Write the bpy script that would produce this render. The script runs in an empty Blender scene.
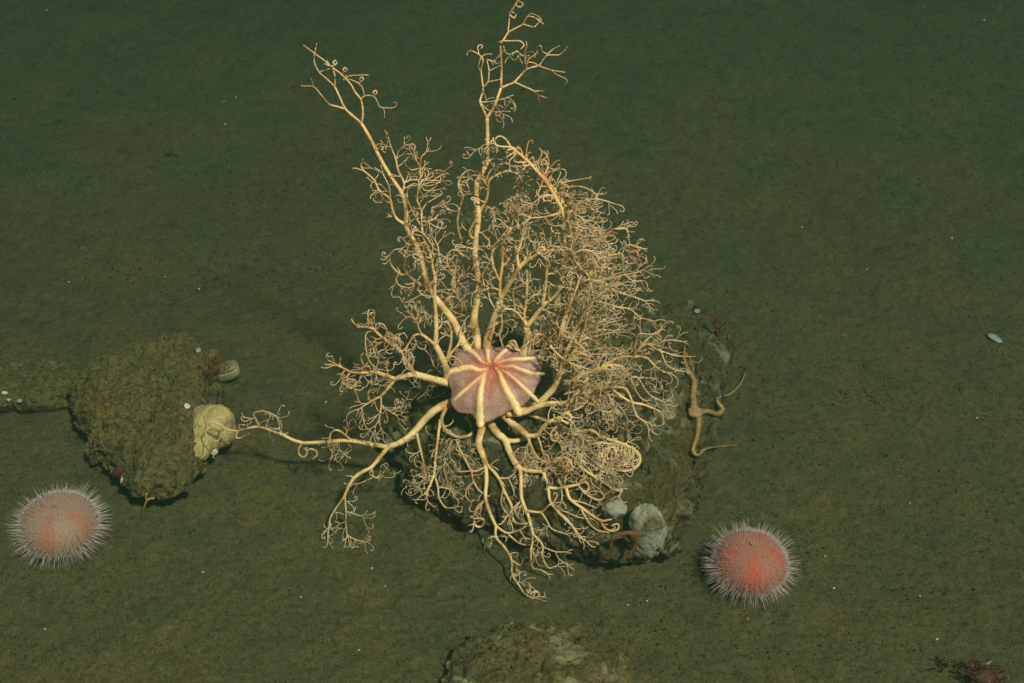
import bpy, math, random
import numpy as np

# ------------------------------------------------------------------ camera, water light, sun, exposure
scene = bpy.context.scene
COL = scene.collection
R = math.radians
PITCH = 38.0
HFOV = 40.0
CAM = np.array([0.0, -1.079, 1.01])
F = 512.0 / math.tan(R(HFOV / 2))

cd = bpy.data.cameras.new('camera')
cam = bpy.data.objects.new('camera', cd)
COL.objects.link(cam)
cam.location = CAM
cam.rotation_euler = (R(90 - PITCH), 0, 0)
cd.sensor_fit = 'HORIZONTAL'
cd.angle = R(HFOV)
cd.clip_start = 0.02
cd.clip_end = 200
scene.camera = cam

world = bpy.data.worlds.new('World')
scene.world = world
world.use_nodes = True
bg = world.node_tree.nodes['Background']
bg.inputs['Color'].default_value = (0.36, 0.62, 0.40, 1)     # even dim glow of deep green water
bg.inputs['Strength'].default_value = 0.06

SUN_DIR = np.array([0.32, -0.48, 0.84])                         # towards the light
SUN_DIR = SUN_DIR / np.linalg.norm(SUN_DIR)
sd = bpy.data.lights.new('sun', 'SUN')
sd.energy = 5.0
sd.angle = R(4.0)
sd.color = (1.0, 0.51, 0.29)
sun = bpy.data.objects.new('sun', sd)
COL.objects.link(sun)
from mathutils import Vector
sun.rotation_euler = Vector(SUN_DIR).to_track_quat('Z', 'Y').to_euler()

vs = scene.view_settings
vs.view_transform = 'Standard'
vs.look = 'None'
vs.gamma = 1.0
vs.exposure = 2.16
vs.use_curve_mapping = False
scene.render.engine = 'CYCLES'
scene.cycles.use_denoising = True
scene.cycles.max_bounces = 6
scene.cycles.volume_bounces = 1
scene.cycles.filter_width = 1.6

# ------------------------------------------------------------------ helpers
rng = random.Random(11)
nrng = np.random.default_rng(5)
RIGHT = np.array([1.0, 0, 0])
FWD = np.array([0, math.cos(R(PITCH)), -math.sin(R(PITCH))])
UP = np.array([0, math.sin(R(PITCH)), math.cos(R(PITCH))])


def ray(u, v):
    return RIGHT * ((u - 512) / F) + UP * ((341.5 - v) / F) + FWD


def at_y(u, v, Y):
    d = ray(u, v)
    return CAM + d * ((Y - CAM[1]) / d[1])


def at_z(u, v, z=0.0):
    d = ray(u, v)
    return CAM + d * ((z - CAM[2]) / d[2])


def hash2(ix, iy, s):
    n = (ix.astype(np.int64) * 374761393 + iy.astype(np.int64) * 668265263 + s * 974634777) & 0x7fffffff
    n = ((n ^ (n >> 13)) * 1274126177) & 0x7fffffff
    return ((n ^ (n >> 16)) & 0xffff) / 65535.0 * 2 - 1


def noise2(x, y, s=0):
    ix = np.floor(x); iy = np.floor(y)
    fx = x - ix; fy = y - iy
    fx = fx * fx * fx * (fx * (fx * 6 - 15) + 10); fy = fy * fy * fy * (fy * (fy * 6 - 15) + 10)
    a = hash2(ix, iy, s); b = hash2(ix + 1, iy, s); c = hash2(ix, iy + 1, s); d = hash2(ix + 1, iy + 1, s)
    return (a + (b - a) * fx) * (1 - fy) + (c + (d - c) * fx) * fy


def noise3(x, y, z, s=0):
    iz = np.floor(z); fz = z - iz
    fz = fz * fz * (3 - 2 * fz)
    lo = noise2(x + iz * 17.31, y - iz * 9.77, s); hi = noise2(x + (iz + 1) * 17.31, y - (iz + 1) * 9.77, s)
    return lo + (hi - lo) * fz


def mesh_obj(name, verts, faces, mat, parent=None, smooth=True, attr=None):
    me = bpy.data.meshes.new(name)
    verts = np.asarray(verts, dtype=np.float32)
    faces = np.asarray(faces, dtype=np.int32) if not isinstance(faces, list) else faces
    if isinstance(faces, np.ndarray):
        k = faces.shape[1]
        me.vertices.add(len(verts)); me.vertices.foreach_set('co', verts.ravel())
        me.loops.add(faces.size); me.loops.foreach_set('vertex_index', faces.ravel())
        me.polygons.add(len(faces))
        me.polygons.foreach_set('loop_start', np.arange(0, faces.size, k, dtype=np.int32))
        me.update(calc_edges=True); me.validate()
    else:
        me.from_pydata(verts.tolist(), [], faces); me.update()
    if smooth:
        me.polygons.foreach_set('use_smooth', np.ones(len(me.polygons), dtype=bool))
    if attr is not None:
        for an, av in attr.items():
            a = me.attributes.new(an, 'FLOAT', 'POINT')
            a.data.foreach_set('value', np.asarray(av, dtype=np.float32))
    me.materials.append(mat)
    o = bpy.data.objects.new(name, me)
    COL.objects.link(o)
    if parent is not None:
        o.parent = parent
        o.matrix_parent_inverse = parent.matrix_world.inverted() if parent.parent is None else (parent.parent.matrix_world @ parent.matrix_local).inverted()
    return o


def empty(name, loc):
    o = bpy.data.objects.new(name, None)
    COL.objects.link(o)
    o.empty_display_size = 0.02
    o.location = [float(c) for c in loc]
    bpy.context.view_layer.update()
    return o


def tag(o, label, cat=None, group=None, kind=None):
    if label: o['label'] = label
    if cat: o['category'] = cat
    if group: o['group'] = group
    if kind: o['kind'] = kind
    return o


class Tubes:
    """collects tapered tubes along polylines into one mesh"""
    def __init__(self):
        self.v = []; self.f = []; self.r = []; self.n = 0

    def tube(self, P, rad, sides=6, bump=0.0, flat=None):
        P = np.asarray(P, float); m = len(P)
        if m < 2: return
        rad = np.asarray(rad, float)
        T = np.gradient(P, axis=0)
        T /= np.maximum(np.linalg.norm(T, axis=1), 1e-9)[:, None]
        a = np.array([0, 0, 1.0]) if abs(T[0][2]) < 0.9 else np.array([1.0, 0, 0])
        N = np.cross(T[0], a); N /= np.linalg.norm(N)
        ang = np.arange(sides) * 2 * math.pi / sides
        ca, sa = np.cos(ang)[:, None], np.sin(ang)[:, None]
        base = self.n
        for i in range(m):
            N = N - T[i] * N.dot(T[i]); N /= max(np.linalg.norm(N), 1e-9)
            B = np.cross(T[i], N)
            rr = rad[i]
            if bump: rr = rr * (1 + bump * nrng.uniform(-1, 1, (sides, 1)))
            self.v.append(P[i] + (ca * N + sa * B) * rr)
            self.r.append(np.full(sides, rad[i]))
        idx = np.arange(m * sides).reshape(m, sides) + base
        nx = np.roll(idx, -1, axis=1)
        self.f.append(np.stack([idx[:-1], nx[:-1], nx[1:], idx[1:]], -1).reshape(-1, 4))
        # end caps as one more tiny ring pulled together
        for e, s in ((0, -1), (m - 1, 1)):
            self.v.append(np.repeat((P[e] + T[e] * s * rad[e] * 0.6)[None], sides, 0) + (self.v[-1][:, :] * 0))
            self.r.append(np.full(sides, rad[e]))
        i0 = np.arange(sides) + base + m * sides; i1 = i0 + sides
        self.f.append(np.stack([i0, np.roll(i0, -1), nx[0], idx[0]], -1))
        self.f.append(np.stack([idx[-1], nx[-1], np.roll(i1, -1), i1], -1))
        self.n += (m + 2) * sides

    def build(self, name, mat, parent=None):
        if not self.v: return None
        return mesh_obj(name, np.concatenate(self.v), np.concatenate(self.f), mat, parent,
                        attr={'thick': np.concatenate(self.r) * 1000})


def smooth_path(P, sub=4):
    P = np.asarray(P, float)
    if len(P) < 3:
        t = np.linspace(0, 1, sub + 1)[:, None]
        return P[0] * (1 - t) + P[-1] * t
    Q = np.vstack([2 * P[0] - P[1], P, 2 * P[-1] - P[-2]])
    out = []
    for i in range(1, len(Q) - 2):
        p0, p1, p2, p3 = Q[i - 1], Q[i], Q[i + 1], Q[i + 2]
        for k in range(sub):
            t = k / sub
            out.append(0.5 * (2 * p1 + (p2 - p0) * t + (2 * p0 - 5 * p1 + 4 * p2 - p3) * t * t + (3 * p1 - p0 - 3 * p2 + p3) * t ** 3))
    out.append(P[-1])
    return np.array(out)


# ------------------------------------------------------------------ materials
def mat_new(name):
    m = bpy.data.materials.new(name)
    m.use_nodes = True
    nt = m.node_tree
    return m, nt, nt.nodes['Principled BSDF']


def N(nt, t, **kw):
    n = nt.nodes.new(t)
    for k, v in kw.items():
        if k in n.inputs: n.inputs[k].default_value = v
        else: setattr(n, k, v)
    return n


def ramp(nt, fac, stops):
    r = nt.nodes.new('ShaderNodeValToRGB')
    e = r.color_ramp.elements
    while len(e) > 2: e.remove(e[-1])
    for i, (p, c) in enumerate(stops):
        x = e[i] if i < 2 else e.new(p)
        x.position = p; x.color = (*c, 1) if len(c) == 3 else c
    nt.links.new(fac, r.inputs['Fac'])
    return r


def noise_n(nt, scale, detail=4, rough=0.6, dist=0.0):
    tc = nt.nodes.get('Geo') or nt.nodes.new('ShaderNodeNewGeometry')
    tc.name = 'Geo'
    n = N(nt, 'ShaderNodeTexNoise', Scale=scale, Detail=detail, Roughness=rough, Distortion=dist)
    nt.links.new(tc.outputs['Position'], n.inputs['Vector'])
    return n


def mix(nt, fac, a, b, mode='MIX'):
    m = nt.nodes.new('ShaderNodeMix'); m.data_type = 'RGBA'; m.blend_type = mode
    for s, val in ((0, fac), (6, a), (7, b)):
        if hasattr(val, 'is_output'): nt.links.new(val, m.inputs[s])
        elif s == 0: m.inputs[0].default_value = val
        else: m.inputs[s].default_value = (*val, 1)
    return m.outputs[2]


def bump(nt, bsdf, h, strength, dist):
    b = N(nt, 'ShaderNodeBump', Strength=strength, Distance=dist)
    nt.links.new(h, b.inputs['Height'])
    nt.links.new(b.outputs['Normal'], bsdf.inputs['Normal'])


def mud_colour(nt, dark=1.0, tint=(1, 1, 1)):
    n1 = noise_n(nt, 9, 6, 0.68)
    n2 = noise_n(nt, 38, 5, 0.7, 0.6)
    n3 = noise_n(nt, 170, 4, 0.75)
    n4 = noise_n(nt, 520, 2, 0.7)
    k = dark
    c = ramp(nt, n1.outputs['Fac'], [(0.34, (0.050 * k * tint[0], 0.055 * k * tint[1], 0.0275 * k * tint[2])), (0.66, (0.072 * k * tint[0], 0.062 * k * tint[1], 0.025 * k * tint[2]))]).outputs['Color']
    c2 = ramp(nt, n2.outputs['Fac'], [(0.28, (0.66, 0.72, 0.76)), (0.5, (1, 1, 1)), (0.74, (1.22, 1.14, 1.0))]).outputs['Color']
    c = mix(nt, 1.0, c, c2, 'MULTIPLY')
    c3 = ramp(nt, n3.outputs['Fac'], [(0.32, (0.30, 0.33, 0.36)), (0.45, (0.95, 0.95, 0.95)), (0.60, (1.05, 1.05, 1.05)), (0.74, (1.75, 1.65, 1.4))]).outputs['Color']
    c = mix(nt, 0.85, c, c3, 'MULTIPLY')
    c4 = ramp(nt, n4.outputs['Fac'], [(0.3, (0.40, 0.40, 0.40)), (0.7, (1.6, 1.6, 1.6))]).outputs['Color']
    return mix(nt, 0.8, c, c4, 'MULTIPLY'), n3


def make_mud():
    m, nt, b = mat_new('olive_mud')
    c, n3 = mud_colour(nt)
    nt.links.new(c, b.inputs['Base Color'])
    b.inputs['Roughness'].default_value = 1.0
    b.inputs['Specular IOR Level'].default_value = 0.1
    bump(nt, b, n3.outputs['Fac'], 0.5, 0.0018)
    return m


def make_rock(name, tint=(1.14, 1.0, 0.86), crust=(0.20, 0.21, 0.13), lo=0.60, hi=0.68, side=(0.028, 0.026, 0.016), dark=1.0):
    m, nt, b = mat_new(name)
    c, n3 = mud_colour(nt, dark, tint)
    # bare stone on steep faces
    g = nt.nodes['Geo']
    sx = nt.nodes.new('ShaderNodeSeparateXYZ'); nt.links.new(g.outputs['Normal'], sx.inputs[0])
    nz = noise_n(nt, 60, 4, 0.7)
    ad = nt.nodes.new('ShaderNodeMath'); ad.operation = 'MULTIPLY_ADD'; ad.inputs[1].default_value = 0.5
    nt.links.new(nz.outputs['Fac'], ad.inputs[0]); nt.links.new(sx.outputs['Z'], ad.inputs[2])
    st = ramp(nt, ad.outputs[0], [(0.28, (1, 1, 1)), (0.62, (0, 0, 0))])
    nb = noise_n(nt, 140, 3, 0.7)
    sc = ramp(nt, nb.outputs['Fac'], [(0.35, side), (0.55, (side[0] * 2.2, side[1] * 2.0, side[2] * 2)), (0.68, (0.09, 0.05, 0.03)), (0.78, (0.16, 0.16, 0.11))]).outputs['Color']
    c = mix(nt, st.outputs['Color'], c, sc)
    # pale encrusting patches
    np_ = noise_n(nt, 30, 4, 0.62, 0.8)
    pm = ramp(nt, np_.outputs['Fac'], [(lo, (0, 0, 0)), (hi, (0.75, 0.75, 0.75))])
    c = mix(nt, pm.outputs['Color'], c, crust)
    nt.links.new(c, b.inputs['Base Color'])
    b.inputs['Roughness'].default_value = 0.95
    b.inputs['Specular IOR Level'].default_value = 0.15
    bump(nt, b, n3.outputs['Fac'], 0.7, 0.004)
    return m


def make_plain(name, c1, c2, scale=120, rough=0.6, bs=0.3, bd=0.001, spec=0.3, sss=0.0):
    m, nt, b = mat_new(name)
    n = noise_n(nt, scale, 4, 0.65)
    c = ramp(nt, n.outputs['Fac'], [(0.32, c1), (0.68, c2)])
    nt.links.new(c.outputs['Color'], b.inputs['Base Color'])
    b.inputs['Roughness'].default_value = rough
    b.inputs['Specular IOR Level'].default_value = spec
    if sss:
        b.inputs['Subsurface Weight'].default_value = sss
        b.inputs['Subsurface Radius'].default_value = (1, 0.6, 0.3)
        b.inputs['Subsurface Scale'].default_value = 0.004
    bump(nt, b, n.outputs['Fac'], bs, bd)
    return m


def make_arm():
    m, nt, b = mat_new('basket_star_skin')
    a = N(nt, 'ShaderNodeAttribute', attribute_name='thick')
    mr = N(nt, 'ShaderNodeMapRange'); mr.inputs['From Min'].default_value = 0.35; mr.inputs['From Max'].default_value = 3.0
    nt.links.new(a.outputs['Fac'], mr.inputs['Value'])
    c = ramp(nt, mr.outputs[0], [(0.0, (0.70, 0.55, 0.37)), (0.18, (0.75, 0.56, 0.31)), (0.45, (0.82, 0.59, 0.27)), (1.0, (0.90, 0.69, 0.34))]).outputs['Color']
    n = noise_n(nt, 55, 3, 0.6)
    c2 = ramp(nt, n.outputs['Fac'], [(0.34, (0.62, 0.47, 0.34)), (0.55, (1, 1, 1)), (0.75, (1.08, 1.05, 1.0))]).outputs['Color']
    c = mix(nt, 1.0, c, c2, 'MULTIPLY')
    nf = noise_n(nt, 650, 3, 0.6)
    c3 = ramp(nt, nf.outputs['Fac'], [(0.3, (0.8, 0.72, 0.62)), (0.6, (1.05, 1.05, 1.05))]).outputs['Color']
    c = mix(nt, 0.8, c, c3, 'MULTIPLY')
    nt.links.new(c, b.inputs['Base Color'])
    b.inputs['Roughness'].default_value = 0.55
    b.inputs['Specular IOR Level'].default_value = 0.3
    bump(nt, b, nf.outputs['Fac'], 0.9, 0.0018)
    return m


M_MUD = make_mud()
M_ARM = make_arm()

# ------------------------------------------------------------------ seabed
def ground_h(x, y):
    h = 0.010 * noise2(x * 3.1 + 3, y * 3.1, 1) + 0.004 * noise2(x * 8.3, y * 8.3, 2)
    h = h + 0.0012 * noise2(x * 24, y * 24, 3) + 0.0006 * noise2(x * 62, y * 62, 4)
    return h


def build_seabed():
    xs = np.arange(-0.95, 0.9501, 0.0026)
    out = 0.95 + 0.0026 * np.cumsum(1.32 ** np.arange(1, 34))
    out = out[out < 30]
    xs = np.concatenate([-out[::-1], xs, out])
    ys = [-0.42]
    while ys[-1] < 1.35: ys.append(ys[-1] + 0.0022 + 0.0022 * max(0, ys[-1] + 0.3))
    ys = np.array(ys)
    o1 = 1.35 + 0.006 * np.cumsum(1.32 ** np.arange(1, 31)); o1 = o1[o1 < 30]
    o0 = -0.42 - 0.0022 * np.cumsum(1.32 ** np.arange(1, 34)); o0 = o0[o0 > -30]
    ys = np.concatenate([o0[::-1], ys, o1])
    X, Y = np.meshgrid(xs, ys)
    Z = ground_h(X, Y)
    lump = noise2(X * 150, Y * 150, 5)
    patch = np.clip(noise2(X * 14, Y * 14, 8) * 1.2 + 0.5, 0, 1)
    Z += 0.0007 * noise2(X * 230, Y * 230, 12) + 0.0006 * lump * (0.4 + patch) + 0.0016 * np.clip(noise2(X * 95, Y * 95, 9) - 0.45, 0, 1) * 2
    Z -= 0.0020 * np.clip(-noise2(X * 70, Y * 70, 10) - 0.55, 0, 1) * 2
    # settle the far ring flat
    V = np.stack([X, Y, Z], -1).reshape(-1, 3)
    ny, nx = X.shape
    i = np.arange(ny * nx).reshape(ny, nx)
    Fc = np.stack([i[:-1, :-1], i[:-1, 1:], i[1:, 1:], i[1:, :-1]], -1).reshape(-1, 4)
    o = mesh_obj('seabed', V, Fc, M_MUD)
    tag(o, 'soft olive green muddy seabed with fine specks', kind='structure')


build_seabed()

# ------------------------------------------------------------------ rocks
class Rock:
    def __init__(self, foot, H, p=3.0, q=0.6, under=0.06, seed=0, amp=0.006, tilt=(0, 0), centre=None, rim=0.018):
        self.rim = rim
        P = np.array([at_z(f[0], f[1], max(f[2], rim * 0.8))[:2] for f in foot])
        self.c = P.mean(0) if centre is None else np.array(centre)
        d = P - self.c
        th = np.arctan2(d[:, 1], d[:, 0]); rr = np.hypot(d[:, 0], d[:, 1])
        o = np.argsort(th); th, rr = th[o], rr[o]
        self.th = np.concatenate([th - 2 * np.pi, th, th + 2 * np.pi]); self.rr = np.concatenate([rr] * 3)
        self.H, self.p, self.q, self.under, self.seed, self.amp, self.tilt = H, p, q, under, seed, amp, tilt

    def rad(self, t):
        t = np.asarray(t)
        return (np.interp(t - 0.06, self.th, self.rr) + np.interp(t, self.th, self.rr) * 2 + np.interp(t + 0.06, self.th, self.rr)) / 4

    def prof(self, t):
        return self.rim + (self.H - self.rim) * np.clip(1 - np.clip(t, 0, 1) ** self.p, 0, 1) ** self.q

    def top_grid(self, X, Y):
        dx, dy = X - self.c[0], Y - self.c[1]
        t = np.hypot(dx, dy) / self.rad(np.arctan2(dy, dx))
        return np.where(t < 1, self.prof(t) * (1 + self.tilt[0] * dx + self.tilt[1] * dy), 0)

    def build(self, name, mat, nth=560, nr=170, ns=26):
        th = np.linspace(0, 2 * np.pi, nth, endpoint=False)
        Rm = self.rad(th)
        Rm = Rm * (1 + 0.05 * noise2(np.cos(th) * 4 + self.seed, np.sin(th) * 4, 3) + 0.025 * noise2(np.cos(th) * 14, np.sin(th) * 14 + self.seed, 4))
        rows = []
        for t in np.sin(np.linspace(0.0004, 1, nr) * np.pi / 2):
            z = self.prof(t)
            rows.append((t, z))
        for k in range(1, ns):
            s = k / ns
            rows.append((1 - self.under * (1 - (1 - s) ** 2) * 2.2, self.rim * (1 - s ** 0.7) - 0.02 * s ** 2))
        T = np.array([r[0] for r in rows]); Zr = np.array([r[1] for r in rows])
        X = self.c[0] + np.outer(T, Rm * np.cos(th)); Y = self.c[1] + np.outer(T, Rm * np.sin(th))
        lift = (1 + self.tilt[0] * (X - self.c[0]) + self.tilt[1] * (Y - self.c[1]))
        Z = Zr[:, None] * lift + 0 * X
        # the underside starts above the ground: shift the rim up
        s = self.seed * 7.3
        w = np.clip(T / 0.15, 0, 1)[:, None]
        n = noise3(X * 22 + s, Y * 22, Z * 22, 1) * 1.0 + noise3(X * 55 + s, Y * 55, Z * 55, 2) * 0.55 + noise3(X * 130, Y * 130 + s, Z * 130, 3) * 0.42 + noise3(X * 280, Y * 280 + s, Z * 280, 6) * 0.26
        pit = np.clip(-noise3(X * 80 + s, Y * 80, Z * 80, 7) - 0.30, 0, 1) + 0.8 * np.clip(-noise3(X * 190 + s, Y * 190, Z * 190, 9) - 0.25, 0, 1)
        rx = np.cos(th)[None] * np.clip(T[:, None] ** 6, 0, 1); ry = np.sin(th)[None] * np.clip(T[:, None] ** 6, 0, 1)
        A = self.amp
        X = X + rx * n * A * 1.3; Y = Y + ry * n * A * 1.3
        Z = Z + n * A * 0.8 - pit * A * 1.6
        gz = ground_h(X, Y)
        Z = Z + gz * 0.5
        V = np.stack([X, Y, Z], -1).reshape(-1, 3)
        m = len(rows)
        i = np.arange(m * nth).reshape(m, nth); j = np.roll(i, -1, 1)
        Fc = np.stack([i[:-1], i[1:], j[1:], j[:-1]], -1).reshape(-1, 4)
        self.V = V[:nr * nth]
        return mesh_obj(name, V, Fc, mat)


M_ROCK = make_rock('mud_covered_rock', lo=0.62, hi=0.78, crust=(0.14, 0.135, 0.065), dark=1.3)
M_ROCK2 = make_rock('crusted_rock', crust=(0.22, 0.22, 0.12), lo=0.52, hi=0.64, dark=1.15)
M_ROCK3 = make_rock('dark_rock', tint=(1.04, 1.0, 0.92), crust=(0.21, 0.20, 0.115), lo=0.53, hi=0.66, side=(0.022, 0.017, 0.011), dark=0.9)

central = Rock([(404, 500, 0.0), (420, 514, 0), (455, 523, 0), (500, 532, 0), (550, 545, 0), (600, 560, 0), (655, 562, 0), (690, 540, 0), (702, 490, 0.0),
                (706, 430, 0.01), (728, 385, 0.02), (728, 330, 0.03), (690, 305, 0.04), (620, 300, 0.05), (540, 305, 0.05), (470, 330, 0.05), (420, 390, 0.04), (400, 450, 0.02)],
               0.080, p=3.2, q=0.55, seed=3, amp=0.0095, under=0.05, rim=0.018)
o = central.build('rock', M_ROCK3)
tag(o, 'large dark mud covered rock beneath the big pale basket star', 'rock')

left = Rock([(78, 400, 0.02), (84, 440, 0.01), (100, 468, 0.005), (128, 490, 0), (152, 502, 0), (182, 496, 0), (204, 474, 0.0), (214, 440, 0.02),
             (216, 400, 0.035), (214, 360, 0.04), (180, 330, 0.04), (130, 335, 0.04), (92, 358, 0.035)],
            0.058, p=3.6, q=0.6, seed=1, amp=0.0070, under=0.13, rim=0.026)
o = left.build('rock', M_ROCK)
tag(o, 'mud covered flat rock with the yellow sponge on its edge', 'rock')

ledge = Rock([(-60, 380, 0.01), (-50, 400, 0), (-20, 407, 0), (15, 409, 0), (45, 412, 0), (75, 408, 0), (96, 394, 0.01), (80, 366, 0.02), (30, 356, 0.02), (-30, 360, 0.02)],
             0.026, p=3.0, q=0.6, seed=5, amp=0.0045, rim=0.010)
o = ledge.build('rock', M_ROCK, nth=360, nr=60)
tag(o, 'low muddy rock ledge with small white pebbles on it at the frame edge', 'rock')

bottom = Rock([(438, 690, 0.0), (448, 655, 0.005), (480, 634, 0.01), (540, 622, 0.012), (600, 625, 0.012), (628, 648, 0.01), (638, 680, 0.0), (630, 730, 0), (540, 750, 0), (460, 735, 0)],
              0.030, p=2.6, q=0.7, seed=8, amp=0.0055, rim=0.006)
o = bottom.build('rock', M_ROCK2, nth=380, nr=80)
tag(o, 'low rock with pale crusty patches below the basket star, cut by the frame', 'rock')

ROCKS = [central, left, ledge, bottom]


GX0, GY0, GS = -1.15, -0.55, 0.0025
_gx = np.arange(GX0, 1.15, GS); _gy = np.arange(GY0, 1.55, GS)
_X, _Y = np.meshgrid(_gx, _gy)
HG = ground_h(_X, _Y)
for _r in ROCKS:
    HG = np.maximum(HG, _r.top_grid(_X, _Y) - 0.004)
    np.maximum.at(HG, (((_r.V[:, 1] - GY0) / GS + 0.5).astype(int), ((_r.V[:, 0] - GX0) / GS + 0.5).astype(int)), _r.V[:, 2])
GNY, GNX = HG.shape
HL = HG.ravel().tolist()


def surf(x, y):
    i = int((x - GX0) / GS + 0.5); j = int((y - GY0) / GS + 0.5)
    if 0 <= i < GNX and 0 <= j < GNY: return HL[j * GNX + i]
    return 0.0


def on_surface(u, v, lift=0.0):
    """the point where the sight line through a place in the picture meets the seabed or a rock"""
    d = ray(u, v); d = d / np.linalg.norm(d)
    dx, dy, dz = d.tolist()
    t = (CAM[2] - 0.13 - lift) / -dz
    while t < 5:
        x, y, z = CAM[0] + dx * t, CAM[1] + dy * t, CAM[2] + dz * t
        if z <= surf(x, y) + lift: return np.array([x, y, z])
        t += 0.0012
    return at_z(u, v, 0)


# ------------------------------------------------------------------ the basket star
class Arm:
    def __init__(self, sparse=1.0, curl=0.65):
        self.curl = curl
        self.main = Tubes(); self.fine = Tubes(); self.pts = []; self.sparse = sparse   # (u, v, Y) of traced points


PX = 0.001         # one picture unit at the star is about one millimetre
star_base = at_y(495, 400, 0.01)
star = empty('basket_star', (star_base[0], 0.02, 0.08))
tag(star, 'large pale yellow basket star with many branching curled arms on a rock', 'basket star')


def curl_path(p, d, axis, L, k0, k1, n):
    """path whose curvature grows from k0 to k1 (1/m)"""
    out = [p.copy()]; s = L / n
    d = d / np.linalg.norm(d)
    for i in range(n):
        k = k0 + (k1 - k0) * (i / n) ** 1.5
        a = k * s
        d = d * math.cos(a) + np.cross(axis, d) * math.sin(a) + axis * axis.dot(d) * (1 - math.cos(a))
        d = d / np.linalg.norm(d)
        p = p + d * s
        out.append(p.copy())
    return out


def rnd3():
    v = np.array([rng.gauss(0, 1) for _ in range(3)])
    return v / np.linalg.norm(v)


def keep_above(P, m=0.0012):
    P = np.array(P)
    for i in range(len(P)):
        h = surf(P[i][0], P[i][1]) + m
        if P[i][2] < h - 0.005 and i >= 2: return P[:i]      # stop at a wall of rock
        if P[i][2] < h: P[i][2] = h
    return P


def twig(T, p, d, L, r, level, flow, wild=0.35, curl=0.7):
    d = d / np.linalg.norm(d)
    view = -FWD
    n = max(3, int(L / 0.0026))
    seg = L * rng.uniform(0.35, 0.6) if level > 0 else L
    m = max(2, int(seg / 0.003))
    path = [p.copy()]; q = p.copy(); e = d.copy()
    bend = rnd3() * wild * 0.25
    for i in range(m):
        e = e + bend * 0.5 + flow * 0.05 + rnd3() * wild * 0.16
        e /= np.linalg.norm(e)
        q = q + e * (seg / m)
        path.append(q.copy())
    if level > 0:
        r1 = r * 0.84
        path = keep_above(path)
        T.tube(path, np.linspace(r, r1, len(path)), 5 if r > 0.0009 else 4)
        ax = view + rnd3() * 0.75
        ax /= np.linalg.norm(ax)
        a = rng.uniform(0.35, 0.75); bq = rng.uniform(0.3, 0.8)
        for s, an in ((1, a), (-1, bq)):
            if rng.random() < 0.1: continue
            e2 = e * math.cos(an) + np.cross(ax, e) * math.sin(an) * s
            twig(T, path[-1], e2 + flow * 0.15, (L - seg) * rng.uniform(0.75, 1.2) + 0.002, r1 * rng.uniform(0.78, 0.98), level - 1, flow, wild, curl)
    else:
        if rng.random() < curl:
            ax = rnd3() + view * rng.choice((-1, 1)) * 1.3
            ax -= e * ax.dot(e) * 0.7
            ax /= np.linalg.norm(ax)
            path += curl_path(q, e, ax, rng.uniform(0.004, 0.015), 90, rng.choice((rng.uniform(150, 500), rng.uniform(500, 1300))), 12)[1:]
        path = keep_above(path)
        T.tube(path, np.linspace(r, max(r * 0.72, 0.00040), len(path)), 4)


NOFLOW = np.zeros(3)
FLOW_R = np.array([1.0, 0.1, 0.05])


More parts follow.
